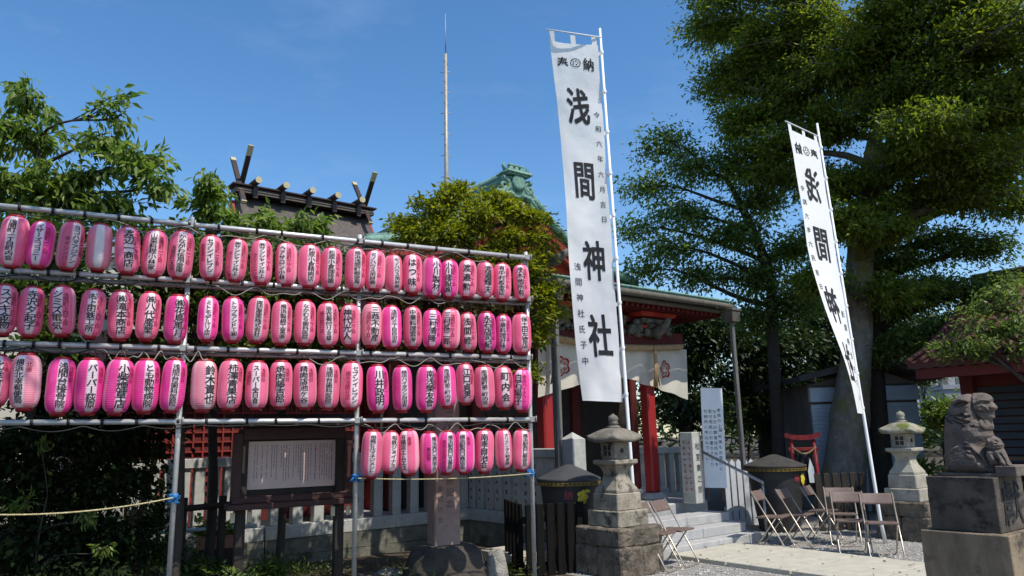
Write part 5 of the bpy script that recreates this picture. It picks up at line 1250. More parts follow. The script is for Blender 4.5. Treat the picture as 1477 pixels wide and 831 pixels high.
# ================================================================== GUARDIAN LION
LY = 6.8
pcn = at(1433, 690, LY)                          # nearest vertical edge of the upper block
PO = Vector((pcn.x, pcn.y, 0)) - NX * 0.29 + AX * 0.33
pd = thing('lion_pedestal', 'two tier dark stone pedestal with a large carved character under the guardian lion', 'pedestal', PO, SROT)
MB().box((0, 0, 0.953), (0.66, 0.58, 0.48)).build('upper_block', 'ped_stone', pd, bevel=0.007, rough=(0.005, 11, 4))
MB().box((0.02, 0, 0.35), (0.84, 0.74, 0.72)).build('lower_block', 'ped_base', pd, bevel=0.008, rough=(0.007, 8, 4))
tb = MB(); glyph(tb, '獻', lambda u, v: (u * 0.46, -0.297, 0.955 + v * 0.42)); tb.build('carving', 'ink', pd)
ln_ = thing('guardian_lion', 'weathered brown stone guardian lion sitting in profile with a cub at its front paw', 'statue', PO + Vector((0, 0, 1.192)), SROT)
# local: -y is the way it faces, x is its width, built in metres from the profile
U = 0.00116                                       # metres per modelling unit: X forward, Z down from the crown
def lp_(X, Z, x=0): return Vector((x, -((X - 300) * U), (765 - Z) * U))
def carved(name, poly, wfun, R, reliefs, xoff, parent, m, step=4.0, seed=0.0):
    P = np.array(poly, float); Q = np.roll(P, -1, 0)
    xs = np.arange(P[:, 0].min() - step, P[:, 0].max() + 2 * step, step); zs = np.arange(P[:, 1].min() - step, P[:, 1].max() + 2 * step, step)
    XX, ZZ = np.meshgrid(xs, zs, indexing='ij'); pts = np.stack([XX.ravel(), ZZ.ravel()], 1)
    def segd(a, b):
        ab = b - a; t = np.clip(((pts - a) @ ab) / (ab @ ab + 1e-9), 0, 1); return np.linalg.norm(pts - (a + t[:, None] * ab), axis=1)
    d = np.min([segd(a, b) for a, b in zip(P, Q)], 0)
    ins = np.zeros(len(pts), bool)
    for (x0, z0), (x1, z1) in zip(P, Q):
        c = ((z0 > pts[:, 1]) != (z1 > pts[:, 1])); ins ^= c & (pts[:, 0] < (x1 - x0) * (pts[:, 1] - z0) / (z1 - z0 + 1e-12) + x0)
    k = np.clip(d / R, 0, 1); h = wfun(pts[:, 0], pts[:, 1]) * np.sqrt(1 - (1 - k) ** 2)
    fade = np.clip(d / 14, 0, 1)
    for kind, amp, geo, w_ in reliefs:
        if kind == 'line':
            q = np.min([segd(np.array(a, float), np.array(b, float)) for a, b in zip(geo, geo[1:])], 0); f = np.exp(-(q / w_) ** 2)
        else:
            cx, cz, rx, rz, rt = geo; c_, s_ = math.cos(rad(rt)), math.sin(rad(rt)); dx, dz = pts[:, 0] - cx, pts[:, 1] - cz
            q = np.sqrt(((dx * c_ + dz * s_) / rx) ** 2 + ((-dx * s_ + dz * c_) / rz) ** 2); f = np.clip((1 - q) / w_, 0, 1); f = f * f * (3 - 2 * f)
        h = h + amp * f * fade
    h = np.maximum(h, 0.004)
    h = h + np.array([0.0035 * noise.noise(Vector((x * .05, z * .05, seed))) + 0.0022 * noise.noise(Vector((x * .16, z * .16, seed))) for x, z in pts])
    h = h.reshape(XX.shape); ins = ins.reshape(XX.shape); idx = {}; mb = MB(); V = []
    for i in range(len(xs)):
        for j in range(len(zs)):
            if ins[i, j]:
                idx[i, j] = len(V)
                for s_ in (-1, 1): V.append(Vector((xoff + s_ * h[i, j], -(xs[i] - 300) * U, (765 - zs[j]) * U)))
    F = []; E = {}
    for i in range(len(xs) - 1):
        for j in range(len(zs) - 1):
            c = [(i, j), (i + 1, j), (i + 1, j + 1), (i, j + 1)]
            if all(p in idx for p in c):
                a = [idx[p] for p in c]; F.append(a); F.append([v + 1 for v in a][::-1])
                for p, q in zip(a, a[1:] + a[:1]): E[p, q] = 1
    for (p, q) in list(E):
        if (q, p) not in E: F.append([q, p, p + 1, q + 1])
    used = sorted({v for f in F for v in f}); rm = {v: n for n, v in enumerate(used)}
    mb.add([V[v] for v in used], [[rm[v] for v in f] for f in F], True)
    return mb.build(name, m, parent)
LP = [(120,765),(118,700),(122,600),(128,500),(140,400),(155,320),(180,260),(215,190),(255,145),(300,115),(345,108),(380,113),(395,104),(440,102),(485,112),(515,132),(528,160),(522,185),(535,200),(547,218),(549,238),(535,252),(525,262),(522,285),(520,310),(500,325),(492,345),(496,375),(490,400),(478,412),(482,430),(489,450),(480,475),(470,500),(468,540),(480,600),(500,650),(530,690),(548,720),(550,755),(545,765)]
def lw_(x, z):
    hd = np.clip((x - 370) / 60, 0, 1) * np.clip((370 - z) / 60, 0, 1); mz = np.clip((x - 455) / 50, 0, 1) * np.clip((340 - z) / 40, 0, 1)
    low = np.clip((z - 520) / 120, 0, 1)
    return 0.165 + 0.025 * low - 0.055 * hd - 0.03 * mz
LR_ = [('blob', -.055, (322, 198, 72, 24, -10), .5), ('line', .022, [(232, 210), (262, 172), (320, 152), (392, 170)], 11), 
       ('line', -.035, [(392, 106), (398, 170), (408, 250), (432, 330)], 9), ('line', .02, [(425, 190), (465, 166), (518, 172)], 11), ('blob', -.024, (488, 192, 26, 13, 0), .7), ('blob', .016, (490, 192, 12, 9, 0), .8),
       ('blob', .016, (445, 230, 50, 36, 0), .6), ('line', -.026, [(425, 250), (455, 262), (490, 262), (528, 256)], 6), ('blob', .018, (528, 226, 20, 16, 0), .7), ('blob', -.014, (537, 233, 6, 5, 0), .8), ('line', -.02, [(418, 300), (450, 318), (490, 325)], 8),
       ('line', .014, [(440, 330), (462, 372), (470, 405)], 8), ('line', -.014, [(455, 325), (476, 372)], 5), ('line', .02, [(470, 205), (492, 225), (500, 245)], 8),
       ('line', -.034, [(205, 268), (240, 292)], 7), ('line', -.036, [(198, 305), (245, 345)], 7), ('line', -.03, [(216, 258), (265, 285), (325, 284)], 7), ('line', -.036, [(252, 318), (322, 354)], 8), ('line', -.03, [(275, 298), (340, 330)], 6), ('line', -.04, [(330, 275), (352, 300), (376, 294)], 9), ('line', -.034, [(338, 345), (372, 340)], 8), ('line', -.03, [(320, 378), (338, 372)], 6), ('line', -.03, [(390, 380), (406, 374)], 7),
       ('line', .016, [(210, 290), (250, 318), (300, 332), (345, 352)], 9), ('line', .016, [(240, 268), (300, 300), (360, 320)], 8), ('blob', .02, (362, 285, 26, 20, 20), .7),
       ('blob', .018, (360, 440, 125, 90, 10), .7), ('blob', .03, (325, 650, 150, 140, 0), .14), ('line', -.034, [(325, 548), (375, 555), (412, 598), (440, 660), (470, 702), (512, 728)], 9), ('line', .024, [(150, 618), (190, 590), (240, 553), (290, 512), (340, 500), (390, 528), (432, 590), (468, 652), (505, 692)], 13),
       ('blob', .022, (375, 590, 48, 52, 0), .5), ('line', -.026, [(345, 575), (400, 600), (420, 650)], 6), ('line', -.03, [(430, 610), (455, 660), (500, 700)], 6), ('blob', .02, (500, 728, 60, 26, 10), .5)] + \
      [('line', -.03, [(462 + 20 * k, 716 + 3 * k), (468 + 20 * k, 742)], 4) for k in range(4)] + [('line', -.02, [(120, 746), (550, 752)], 4), ('line', -.03, [(470, 505), (450, 560), (462, 620)], 10)]
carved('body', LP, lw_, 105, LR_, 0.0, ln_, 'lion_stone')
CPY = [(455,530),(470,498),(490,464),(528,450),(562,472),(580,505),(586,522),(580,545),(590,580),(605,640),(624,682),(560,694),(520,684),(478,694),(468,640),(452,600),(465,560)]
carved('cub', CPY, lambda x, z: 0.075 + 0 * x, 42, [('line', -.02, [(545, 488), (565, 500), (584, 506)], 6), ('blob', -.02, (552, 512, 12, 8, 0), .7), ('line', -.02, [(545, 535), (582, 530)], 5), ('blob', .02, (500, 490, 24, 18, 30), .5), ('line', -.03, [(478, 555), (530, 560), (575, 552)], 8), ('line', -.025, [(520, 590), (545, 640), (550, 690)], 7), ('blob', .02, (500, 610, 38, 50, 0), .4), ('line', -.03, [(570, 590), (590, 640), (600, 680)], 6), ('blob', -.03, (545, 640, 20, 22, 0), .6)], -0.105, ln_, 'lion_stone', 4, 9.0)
MB().box(lp_(330, 752), (0.4, 0.5, 0.03)).build('foot_slab', 'lion_stone', ln_, bevel=0.006, rough=(0.002, 15, 3))
MB().box(lp_(604, 719), (0.42, 0.17, 0.088)).build('front_plinth', 'lion_stone', ln_, bevel=0.006, rough=(0.003, 15, 3))

# ================================================================== SMALL TORII
t0 = at(1163, 690, 13.6); zt_ = at(1163, 628, 13.6).z
to = thing('small_torii', 'small bright red torii gate with black drapes in front of the tree trunk', 'torii gate', (t0.x, 13.6, 0), rad(-8))
for x in (-0.2, 0.2): MB().tube([(x * 1.1, 0, 0), (x * 0.95, 0, zt_ - 0.08)], [0.036, 0.033], 12).build('post', 'column_red', to)
MB().grid(14, 1, lambda u, v: Vector(((u - .5) * 0.6, -0.06 + 0.12 * v, zt_ - 0.08 + 0.05 * (abs(u - .5) * 2) ** 2.4)), thick=(0, 0, 0.085)).build('top_beam', 'column_red', to)
MB().box((0, 0, zt_ - 0.24), (0.52, 0.06, 0.06)).build('tie_beam', 'column_red', to, bevel=0.006)
MB().tube([(-0.2 + 0.4 * t / 12, -0.07, zt_ - 0.2 - 0.12 * math.sin(math.pi * t / 12)) for t in range(13)], 0.016, 6).build('straw_rope', 'rope_straw', to)
for x in (-0.12, 0.08): MB().grid(8, 4, lambda u, v: Vector((x + (u - .5) * 0.16, -0.03 + 0.02 * math.sin(u * 12), zt_ - 0.3 - 0.75 * v)), thick=(0, 0.01, 0)).build('drape', 'black_cloth', to)
MB().prism([(0.0, 0), (0.1, 0), (0.09, 0.26), (0.04, 0.42), (-0.01, 0.2)], -0.01, 0.01, lambda x, y, h: Vector((x + 0.03, h - 0.09, zt_ - 0.82 + y))).build('paper_streamer', 'white_paint', to)

# ================================================================== GARDEN CORNER ON THE LEFT
g0, g1 = at(258, 735, 8.6), at(338, 727, 8.9)
T = thing('timber_rail', 'low dark timber rail fence left of the notice board', 'fence', (g0.x, g0.y, 0), math.atan2(g1.y - g0.y, g1.x - g0.x))
gl = (g1 - g0).length; MB().tube([(-0.1, 0, g0.z), (gl, 0, g1.z)], 0.035, 8).build('rail', 'dark_wood', T)
for x in (0.05, gl - .12): MB().tube([(x, 0.05, 0), (x, 0.05, g0.z + .12)], 0.045, 8).build('post', 'dark_wood', T)
q = at(312, 757, 9.6); T = thing('planter_box', 'reddish planter box of leafy greens below the inscribed fence posts', 'planter', (q.x, q.y, 0), rad(20))
MB().box((0, 0, 0.47), (0.42, 0.2, 0.16), top=(1.1, 1.1)).build('trough', 'planter', T, bevel=0.008)
MB().box((0, 0, 0.2), (0.5, 0.28, 0.38)).build('stand', 'dark_wood', T)
rng = np.random.default_rng(8); n = 260; P = np.stack([rng.uniform(-.24, .24, n), rng.uniform(-.12, .12, n), 0.53 + np.abs(rng.normal(0, .08, n))], 1); D = rng.normal(0, .6, (n, 3)); D[:, 2] = np.abs(D[:, 2]); N = rng.normal(0, .5, (n, 3)); N[:, 2] += 1
leaf_mesh('foliage', P, D, N, rng.uniform(.06, .13, n), rng.uniform(.04, .07, n), 'lf_bright', T, rng)
q = at(275, 766, 9.3)
o = MB().tube([(-0.75, 0, 0), (0.75, 0.2, 0)], 0.025, 8).build('pale_pipe', 'pipe_blue'); o.location = (q.x, q.y, q.z); o.rotation_euler = (0, 0, rad(18)); tag(o, 'pale blue pipe running below the planter at the fence foot', 'pipe')
q = gnd(317, 805, 0); T = thing('plant_label_stake', 'narrow white label stake in the soil left of the notice board', 'stake', (q.x, q.y, 0), rad(15))
MB().box((0, 0, 0.22), (0.09, 0.02, 0.44)).build('stake', 'fence_stone', T, bevel=0.003)
for (px0_, py0_, px1_, py1_, Y, r, lb) in ((238, 606, 195, 770, 8.3, 0.035, 'leaning brown prop pole behind the left scaffold post'), (192, 735, 195, 840, 8.0, 0.05, 'short upright brown stake among the dark maple leaves'), (12, 760, 6, 840, 7.6, 0.06, 'thick brown stake in the far bottom left corner')):
    a, b = at(px0_, py0_, Y), at(px1_, py1_, Y); dd = (b - a); b = a + dd * ((a.z) / (a.z - b.z))
    o = MB().tube([(0, 0, 0), a - b], [r, r * .85], 10).build('prop_pole', 'brown_wood'); o.location = b; tag(o, lb, 'stake')
# ================================================================== TREES
def B(px, py, Y, rx, ry, rz, n, *k): return (at(px, py, Y), (rx, ry, rz), n, *k)
# cherry at the upper left
cb = at(50, 700, 8.9); cb.z = 0
tree('cherry_tree', 'broad leaved cherry tree reaching into the sky at upper left', 'tree', cb,
     [(cb, .16), (cb + Vector((-.05, .1, 1.5)), .13), (at(70, 380, 8.9), .1), (at(60, 290, 8.8), .07), (at(55, 200, 8.7), .035)],
     [B(38, 140, 8.7, .36, .5, .36, 12), B(40, 200, 8.7, .62, .6, .4, 18), B(-20, 190, 8.4, .6, .7, .6, 16), B(175, 165, 8.6, .14, .2, .36, 8), B(160, 205, 8.6, .3, .35, .3, 12), B(205, 235, 8.5, .42, .4, .26, 16),
      B(110, 262, 8.7, .75, .6, .28, 26), B(0, 270, 8.5, .7, .6, .3, 20), B(225, 262, 8.5, .26, .3, .22, 10), B(60, 300, 8.8, .8, .5, .22, 24), B(170, 300, 8.7, .6, .5, .2, 18), B(-90, 240, 8, .7, .7, .6, 10)],
     None, 'bark_dark', 'lf_cherry', 11, per=26, L=0.15, Wr=0.36, spread=0.075, droop=0.75, twig_r=0.008, out=0.9)
cb = at(305, 700, 9.2); cb.z = 0
tree('cherry_sapling', 'slender young cherry with thin dark trunk beside the notice board', 'tree', cb,
     [(cb, .06), (cb + Vector((.02, 0, 1.2)), .055), (at(300, 420, 9.1), .045), (at(300, 320, 9.0), .03), (at(298, 275, 9.0), .012)],
     [B(300, 270, 9, .24, .3, .22, 12), B(296, 300, 9, .34, .3, .26, 14), B(345, 330, 9, .3, .3, .2, 10), B(400, 320, 8.9, .3, .3, .12, 9), B(455, 322, 8.9, .22, .3, .14, 8), B(425, 345, 9, .5, .4, .14, 12), B(275, 345, 9, .5, .4, .3, 16)],
     None, 'bark_dark', 'lf_cherry', 12, per=26, L=0.135, Wr=0.38, spread=0.06, droop=0.6, twig_r=0.006)
# clipped shrubs behind the lantern rows
SH = [('camellia_shrub', 'mid green bushy shrub behind the leftmost lanterns of the top rows', 'lf_hedge', [(20, 340, 7.7), (110, 345, 7.9), (20, 420, 7.6), (120, 430, 7.9), (70, 500, 7.7), (-60, 420, 7.3)], 21),
      ('camellia_shrub', 'mid green bushy shrub behind the lanterns around the left scaffold post', 'lf_hedge', [(215, 350, 7.7), (290, 370, 7.8), (210, 430, 7.7), (300, 450, 7.9), (250, 400, 7.8), (340, 400, 8.0), (240, 520, 7.7)], 22),
      ('camellia_shrub', 'mid green bushy shrub above the notice board behind the lanterns', 'lf_hedge', [(400, 380, 8.2), (470, 400, 8.4), (380, 450, 8.2), (460, 470, 8.4), (420, 500, 8.2), (370, 520, 8.2), (450, 540, 8.4), (320, 530, 8.0)], 23),
      ('red_leaf_maple', 'reddish leaved maple with tangled twigs behind the right half of the lanterns', 'lf_red', [(540, 400, 9.2), (600, 410, 9.3), (560, 470, 9.2), (640, 460, 9.4), (700, 450, 9.5), (520, 500, 9.1), (690, 490, 9.5)], 24)]
for nm, lb, lm, pts, sd in SH:
    mx = at(648 if 'maple' in nm else sum(p[0] for p in pts) / len(pts), 600, sum(p[2] for p in pts) / len(pts) + (0.9 if sd == 23 else 0)); mx.z = 0
    top = at(pts[0][0], 420, pts[0][2])
    tree(nm, lb, 'shrub' if 'shrub' in nm else 'tree', mx, [(mx, .05), (mx + Vector((.03, 0, .9)), .045), (mx + Vector((-.04, .05, 2.0)), .045), (mx + Vector((.02, 0, 2.7)), .02)],
         [B(x, y, Y, .5, .42, .36, 30) for x, y, Y in pts], None, 'bark_dark', lm, sd, 'shrubs behind the lantern scaffold', per=34, L=0.095, Wr=0.46, spread=0.085, droop=0.3, twig_r=0.006)
# dark maple filling the lower left
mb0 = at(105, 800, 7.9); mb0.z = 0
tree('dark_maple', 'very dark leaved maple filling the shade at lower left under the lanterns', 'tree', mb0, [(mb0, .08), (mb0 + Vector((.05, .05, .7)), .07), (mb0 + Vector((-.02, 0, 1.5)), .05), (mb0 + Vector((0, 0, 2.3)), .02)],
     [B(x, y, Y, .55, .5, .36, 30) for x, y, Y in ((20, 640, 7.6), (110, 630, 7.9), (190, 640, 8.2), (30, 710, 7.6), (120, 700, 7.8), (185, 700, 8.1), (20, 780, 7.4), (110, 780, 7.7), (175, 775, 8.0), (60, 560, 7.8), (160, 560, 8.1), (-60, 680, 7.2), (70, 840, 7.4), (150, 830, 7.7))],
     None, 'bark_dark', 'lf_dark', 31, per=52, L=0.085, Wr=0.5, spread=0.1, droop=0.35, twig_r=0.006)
lb0 = at(228, 770, 8.9); lb0.z = 0
tree('leafy_bush', 'small fresh green bush at the foot of the left scaffold post', 'bush', lb0, [(lb0, .03), (lb0 + Vector((0, 0, .4)), .02)],
     [B(225, 745, 8.9, .24, .22, .26, 34), B(245, 790, 8.7, .3, .22, .2, 24), B(215, 800, 8.5, .2, .2, .2, 18)], None, 'bark_dark', 'lf_hedge', 33, per=26, L=0.075, Wr=0.3, spread=0.05, droop=0.1, twig_r=0.004)
for i, (x, y, Y, lb) in enumerate(((335, 800, 7.9, 'low green bush under the left end of the notice board'), (390, 770, 8.7, 'low leafy bush beneath the middle of the notice board'), (285, 800, 8.7, 'low bush between the timber rail and the notice board'))):
    c = at(x, y, Y); c.z = 0
    tree('low_bush', lb, 'bush', c, [(c, .02), (c + Vector((0, 0, .2)), .012)], [(c + Vector((0, 0, .24)), (.36, .26, .2), 26)], None, 'bark_dark', 'lf_hedge', 40 + i, 'low bushes round the notice board', per=24, L=0.075, Wr=0.45, spread=0.06, droop=0.2, twig_r=0.004)
# yellow-green tree in front of the hall
yb = at(648, 600, 10.3); yb.z = 0
tree('yellow_green_tree', 'dense yellow-green evergreen tree in front of the copper roofed gable', 'tree', yb,
     [(yb, .08), (yb + Vector((.02, 0, 1.6)), .075), (at(672, 400, 10.2), .07), (at(680, 330, 10.2), .05), (at(665, 280, 10.2), .025)],
     [B(660, 282, 10.1, .36, .4, .18, 26), B(625, 305, 10.1, .42, .45, .2, 30), B(690, 315, 10, .5, .5, .22, 36), B(600, 340, 10.1, .4, .45, .16, 26), B(650, 345, 10, .6, .5, .2, 40), B(735, 300, 10.1, .25, .3, .16, 12),
      B(740, 350, 10.2, .42, .45, .18, 28), B(790, 345, 10.3, .24, .3, .12, 10), B(785, 320, 10.3, .13, .2, .05, 4), B(575, 325, 10.2, .18, .25, .1, 9), B(700, 385, 10.2, .75, .4, .2, 44), B(770, 395, 10.3, .3, .35, .2, 22), B(790, 430, 10.3, .24, .3, .25, 24), B(780, 480, 10.3, .18, .25, .2, 14), B(800, 455, 10.25, .12, .2, .1, 8), B(740, 300, 10, .1, .2, .1, 4), B(778, 372, 10.3, .3, .3, .12, 12), B(768, 540, 10.3, .1, .2, .2, 6), B(765, 320, 10.2, .2, .25, .14, 12), B(715, 285, 10.1, .2, .25, .12, 10)],
     None, 'bark_dark', 'lf_yellow', 51, per=46, L=0.085, Wr=0.42, spread=0.07, droop=-0.1, twig_r=0.007)
# great zelkova
kb = at(1214, 700, 15); kb.z = 0
tk = [(kb + Vector((-.15, 0, 0)), .52), (at(1217, 690, 15), .41), (at(1226, 600, 15), .36), (at(1236, 500, 15), .29), (at(1240, 400, 15), .27), (at(1243, 335, 15), .27), (at(1250, 285, 14.8), .2), (at(1262, 200, 14.4), .14), (at(1290, 90, 13.6), .09)]
KB = [B(x, y, Y, r[0] * 1.12, r[1] * 1.1, r[2] * 1.25, int(r[3] * 1.9)) for x, y, Y, r in (
    (1020, 40, 15.5, (.7, 1, .5, 46)), (1080, 90, 15, (.8, 1.1, .5, 56)), (1140, 50, 14.5, (1, 1.2, .6, 60)), (1040, 120, 15.5, (.7, .9, .4, 40)), (1120, 150, 15, (.9, 1, .5, 50)), (1060, 180, 15.3, (.6, .8, .4, 34)), (1035, -20, 15, (.8, 1, .5, 30)), (1120, -30, 14, (1, 1.2, .5, 34)),
    (1200, 100, 14, (1, 1.2, .6, 60)), (1280, 60, 13.5, (1.1, 1.3, .6, 64)), (1360, 90, 13, (1.1, 1.4, .6, 64)), (1440, 60, 12.5, (1.1, 1.4, .6, 60)), (1300, 150, 13.5, (1.1, 1.2, .5, 56)), (1400, 170, 13, (1.1, 1.3, .5, 56)), (1470, 150, 12.5, (1, 1.2, .6, 44)),
    (1180, 190, 14.5, (.9, 1, .4, 44)), (1100, 215, 15, (.7, .9, .3, 30)), (1340, 230, 13.2, (.9, 1, .35, 40)), (1440, 235, 12.8, (.9, 1, .35, 36)), (1290, 0, 13, (1.2, 1.3, .5, 40)), (1400, 0, 12.5, (1.2, 1.3, .5, 40)), (1150, 260, 15, (.7, .8, .35, 30)), (1200, 330, 15, (.7, .8, .35, 30)), (1530, 100, 12, (1, 1.2, .8, 26)), (1275, 300, 13.8, (.6, .6, .25, 12)), (1235, 250, 13.8, (.5, .6, .25, 10)), (1225, 320, 13.4, (.7, .6, .3, 26)), (1290, 330, 13.6, (.6, .6, .25, 18)), (1175, 400, 14.2, (.6, .6, .3, 26)), (1190, 270, 14, (.7, .7, .3, 26)), (1290, 420, 14, (.6, .6, .3, 24)), (1340, 190, 12.4, (1, 1, .4, 40)), (1420, 280, 13.5, (1, 1, .4, 34)), (1350, 270, 13.8, (.8, .8, .35, 26)), (1390, 120, 14.5, (1.2, 1, .6, 40)), (1250, 130, 15, (1.1, 1, .6, 40)), (1460, 210, 14, (1, 1, .5, 36)), (1090, 250, 15.2, (.6, .7, .35, 22)), (1130, 100, 15.4, (.9, .8, .5, 34)), (1350, -130, 11.6, (1.3, 1.2, .6, 34)), (1560, -10, 10.8, (1.2, 1.2, .6, 30)))]
tree('zelkova_tree', 'huge zelkova tree with leaning mossy trunk and crown filling the upper right', 'tree', kb, tk, KB, None, 'bark_moss', 'lf_keyaki', 61, per=56, L=0.118, Wr=0.4, spread=0.13, flat=0.5, droop=0.35, twig_r=0.012)
# lower limbs to the right with thin sprays
kb2 = at(1262, 600, 15.6); kb2.z = 0
tree('zelkova_tree', 'slimmer tree with a dark arching limb and thin leaf sprays right of the big trunk', 'tree', kb2,
     [(kb2, .2), (at(1258, 480, 15.5), .18), (at(1262, 375, 15.3), .16), (at(1300, 335, 15), .13), (at(1345, 308, 14.7), .11), (at(1400, 296, 14.4), .07), (at(1470, 290, 14), .04)],
     [B(x, y, Y, *r) for x, y, Y, r in ((1320, 290, 14.6, (.6, .7, .25, 18)), (1390, 275, 14.4, (.7, .8, .25, 20)), (1460, 300, 14, (.6, .8, .3, 20)), (1360, 350, 14.6, (.7, .8, .3, 26)), (1430, 360, 14.2, (.7, .8, .35, 26)), (1300, 380, 15, (.7, .8, .35, 34)), (1360, 420, 14.6, (.8, .9, .4, 44)), (1290, 440, 15, (.8, .9, .4, 48)), (1430, 420, 14.2, (.6, .8, .3, 26)), (1320, 490, 14.8, (.6, .7, .28, 34)), (1260, 510, 15.3, (.7, .7, .3, 34)), (1380, 470, 14.4, (.5, .6, .25, 20)))],
     None, 'bark_dark', 'lf_spray', 62, per=75, L=0.1, Wr=0.45, spread=0.15, droop=0.35, twig_r=0.01)
# maple sprays on the left of the big tree
kb3 = at(1120, 640, 16.5); kb3.z = 0
tree('maple_tree', 'spreading maple with long leafy sprays above the end of the copper eave', 'tree', kb3,
     [(kb3, .14), (at(1115, 500, 16.5), .13), (at(1110, 400, 16.4), .11), (at(1080, 320, 16.2), .1), (at(1050, 260, 16), .04)],
     [B(x, y, Y, *r) for x, y, Y, r in ((960, 205, 16, (.35, .6, .3, 14)), (930, 215, 16, (.3, .5, .2, 8)), (990, 245, 16, (.6, .8, .3, 26)), (930, 270, 16, (.5, .6, .22, 18)), (1050, 240, 16, (.7, .8, .35, 34)), (1100, 290, 16, (.8, .9, .4, 40)), (980, 310, 16, (.8, .8, .28, 32)), (915, 330, 16, (.4, .5, .16, 12)), (1060, 340, 16, (.9, .9, .35, 44)), (960, 360, 16, (.7, .7, .22, 28)), (925, 395, 16.2, (.45, .5, .16, 14)), (1000, 400, 16.4, (.6, .7, .22, 26)), (1090, 400, 16.4, (.9, .9, .4, 46)), (1150, 360, 16.4, (.8, .9, .4, 44)), (1150, 440, 16.5, (.8, .9, .4, 44)), (1090, 460, 16.6, (.8, .8, .35, 38)))],
     None, 'bark_dark', 'lf_spray', 63, per=50, L=0.11, Wr=0.5, spread=0.22, droop=0.4, twig_r=0.009, flat=0.7)
# dark evergreens behind the court
for i, (x, Y, lb, bl_) in enumerate((
    (985, 19, 'dark evergreen behind the red porch column', ((975, 470), (1010, 520), (960, 540), (1000, 590), (1030, 470))),
    (1100, 19.5, 'dark evergreen behind the signboard and downspout', ((1080, 500), (1120, 540), (1060, 560), (1110, 600), (1140, 500))),
    (1180, 20.5, 'dark evergreen left of the storage shed roof', ((1170, 480), (1190, 540), (1150, 580), (1200, 440), (1230, 500))),
    (1290, 20.5, 'dark evergreen above the storage shed roof', ((1260, 460), (1300, 500), (1340, 470), (1290, 540))),
    (880, 21, 'dark evergreen hidden behind the porch roof', ((880, 480), (850, 540))))):
    c = at(x, 640, Y); c.z = 0
    tree('dark_evergreen', lb, 'tree', c, [(c, .22), (c + Vector((.1, 0, 1.5)), .18), (c + Vector((0, .1, 3.2)), .12)], [B(px, py, Y + (k % 3) * .5, 1.1, 1, .7, 46) for k, (px, py) in enumerate(bl_)],
         None, 'bark_dark', 'lf_wood', 70 + i, 'dark evergreens behind the court', per=40, L=0.17, Wr=0.5, spread=0.24, droop=0.35, twig_r=0.012)
for i, (px, py, Y, r, lb) in enumerate(((1362, 595, 21, (1.0, .8, .5, 60), 'sunlit green shrub between the shed and the guardian lion'), (1190, 540, 27, (1.3, 1, .9, 60), 'bright sunlit tree far behind the trunk left of the shed'), (1080, 600, 25, (1.4, 1, .5, 50), 'bright sunlit shrub far behind the signboard'), (1335, 520, 60, (3.2, 3, 1.8, 90), 'distant green tree in front of the grey flats'))):
    c = at(px, 640, Y); c.z = 0
    tree('sunlit_shrub', lb, 'shrub', c, [(c, .1), (c + Vector((0, 0, 1.2)), .06)], [B(px, py, Y, *r)], None, 'bark_dark', 'lf_bright' if i != 3 else 'lf_hedge', 80 + i, per=44, L=0.15 * (1 if i < 3 else 2.2), Wr=0.5, spread=0.2 * (1 if i < 3 else 2), droop=0.2)
q = at(1325, 665, 12.6); q.z = 0
tree('broadleaf_plant', 'glossy broad leaved plant beside the pale stone lantern', 'plant', q, [(q, .03), (q + Vector((0, 0, .5)), .02)], [B(1330, 680, 12.6, .25, .2, .3, 20)], None, 'bark_dark', 'lf_hedge', 90, per=14, L=0.16, Wr=0.3, spread=0.06, droop=0.0, twig_r=0.006)
# leafy spray lit by the sun before the side shrine's roof
q = at(1490, 640, 11.5); q.z = 0
tree('dogwood_tree', 'thin leaved tree whose sunlit sprays hang before the red tiled roof', 'tree', q, [(q, .09), (at(1492, 500, 11.5), .07), (at(1490, 400, 11.5), .05)],
     [B(1450, 440, 11.5, .4, .4, .2, 9), B(1430, 480, 11.5, .5, .4, .2, 10), B(1470, 510, 11.4, .3, .3, .14, 9), B(1400, 500, 11.6, .4, .4, .14, 16), B(1420, 450, 11.6, .45, .4, .2, 9), B(1385, 475, 11.7, .35, .4, .18, 8), B(1440, 425, 11.4, .5, .5, .25, 10), B(1360, 500, 11.8, .35, .4, .16, 14), B(1460, 470, 11.4, .4, .4, .2, 18)], None, 'bark_dark', 'lf_spray', 91, per=22, L=0.1, Wr=0.45, spread=0.1, droop=0.5, twig_r=0.006)
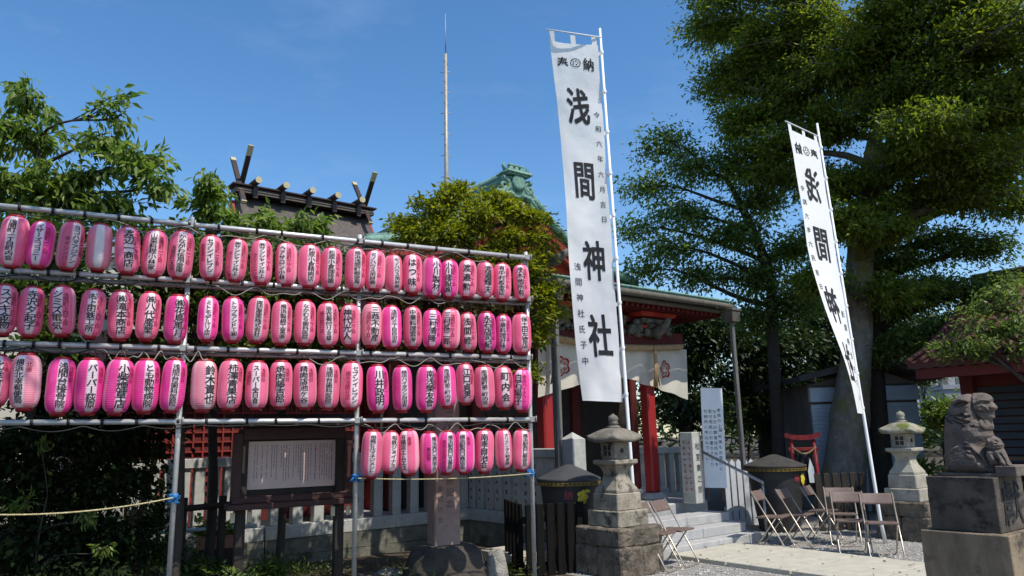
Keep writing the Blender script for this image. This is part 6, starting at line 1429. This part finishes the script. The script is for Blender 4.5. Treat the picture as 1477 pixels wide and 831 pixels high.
# an unseen cherry beside the viewer, its crown added to shade the scaffold's left
q = Vector((-4.6, 1.0, 0))
tree('cherry_tree', 'unseen cherry tree beside the viewer, its high crown added to shade the left lanterns', 'tree', q, [(q, .2), (q + Vector((.2, .3, 2.2)), .17), (q + Vector((.9, 1.2, 4.5)), .13), (q + Vector((1.8, 2.6, 6.3)), .08), (q + Vector((2.6, 3.6, 7.2)), .05)],
     [((-2.9, 4.6, 6.6), (1.0, .9, .4), 20), ((-1.9, 5.2, 7.2), (.9, .9, .4), 12), ((-3.6, 3.8, 6.2), (1.0, 1.0, .5), 20), ((-2.4, 3.4, 7.6), (1.2, 1, .5), 14), ((-1.4, 4.2, 7.9), (.9, .8, .4), 8), ((-4.6, 4.9, 6.6), (.9, .9, .4), 20)],
     None, 'bark_dark', 'lf_cherry', 95, per=32, L=0.15, Wr=0.38, spread=0.13, droop=0.6, twig_r=0.01)
# woods closing the view
def woods(rng):
    a = rng.uniform(-1.15, 1.15); r = rng.uniform(48, 62); h = 4.2 + 1.3 * noise.noise(Vector((a * 9, 0, 3)))
    if 0.46 < a < 0.6: h *= .5
    return (r * math.sin(a), r * math.cos(a), h * rng.random() ** 0.6)
ground_cover('distant_woods', 'dark green belt of far-off trees closing the view', 26000, woods, 0.75, 'lf_wood', 99, 0.3)

sg0 = at(60, 800, 7.3); sg0.z = 0
tree('maple_sprout', 'thin sapling whose pale leaf sprigs catch the sun before the dark maple', 'sapling', sg0, [(sg0, .015), (sg0 + Vector((-.05, 0, .7)), .01), (sg0 + Vector((0, 0, 1.2)), .006)],
     [B(36, 724, 7.2, .07, .07, .07, 5), B(16, 728, 7.2, .06, .06, .06, 4), B(58, 640, 7.3, .07, .06, .05, 4), B(124, 750, 7.3, .08, .08, .08, 6), B(150, 790, 7.3, .1, .1, .08, 5)], None, 'bark_dark', 'lf_bright', 97, per=12, L=0.075, Wr=0.3, spread=0.03, droop=0.6, twig_r=0.003)
ground_cover('court_litter', 'small dry leaves blown over the gravel court and paved path', 420, lambda r: tuple(S(r.uniform(-2.6, 3.0), r.uniform(-0.2, 6.5), 0.066 + r.uniform(0, .01))) , 0.045, 'lf_red', 66, 0.05)
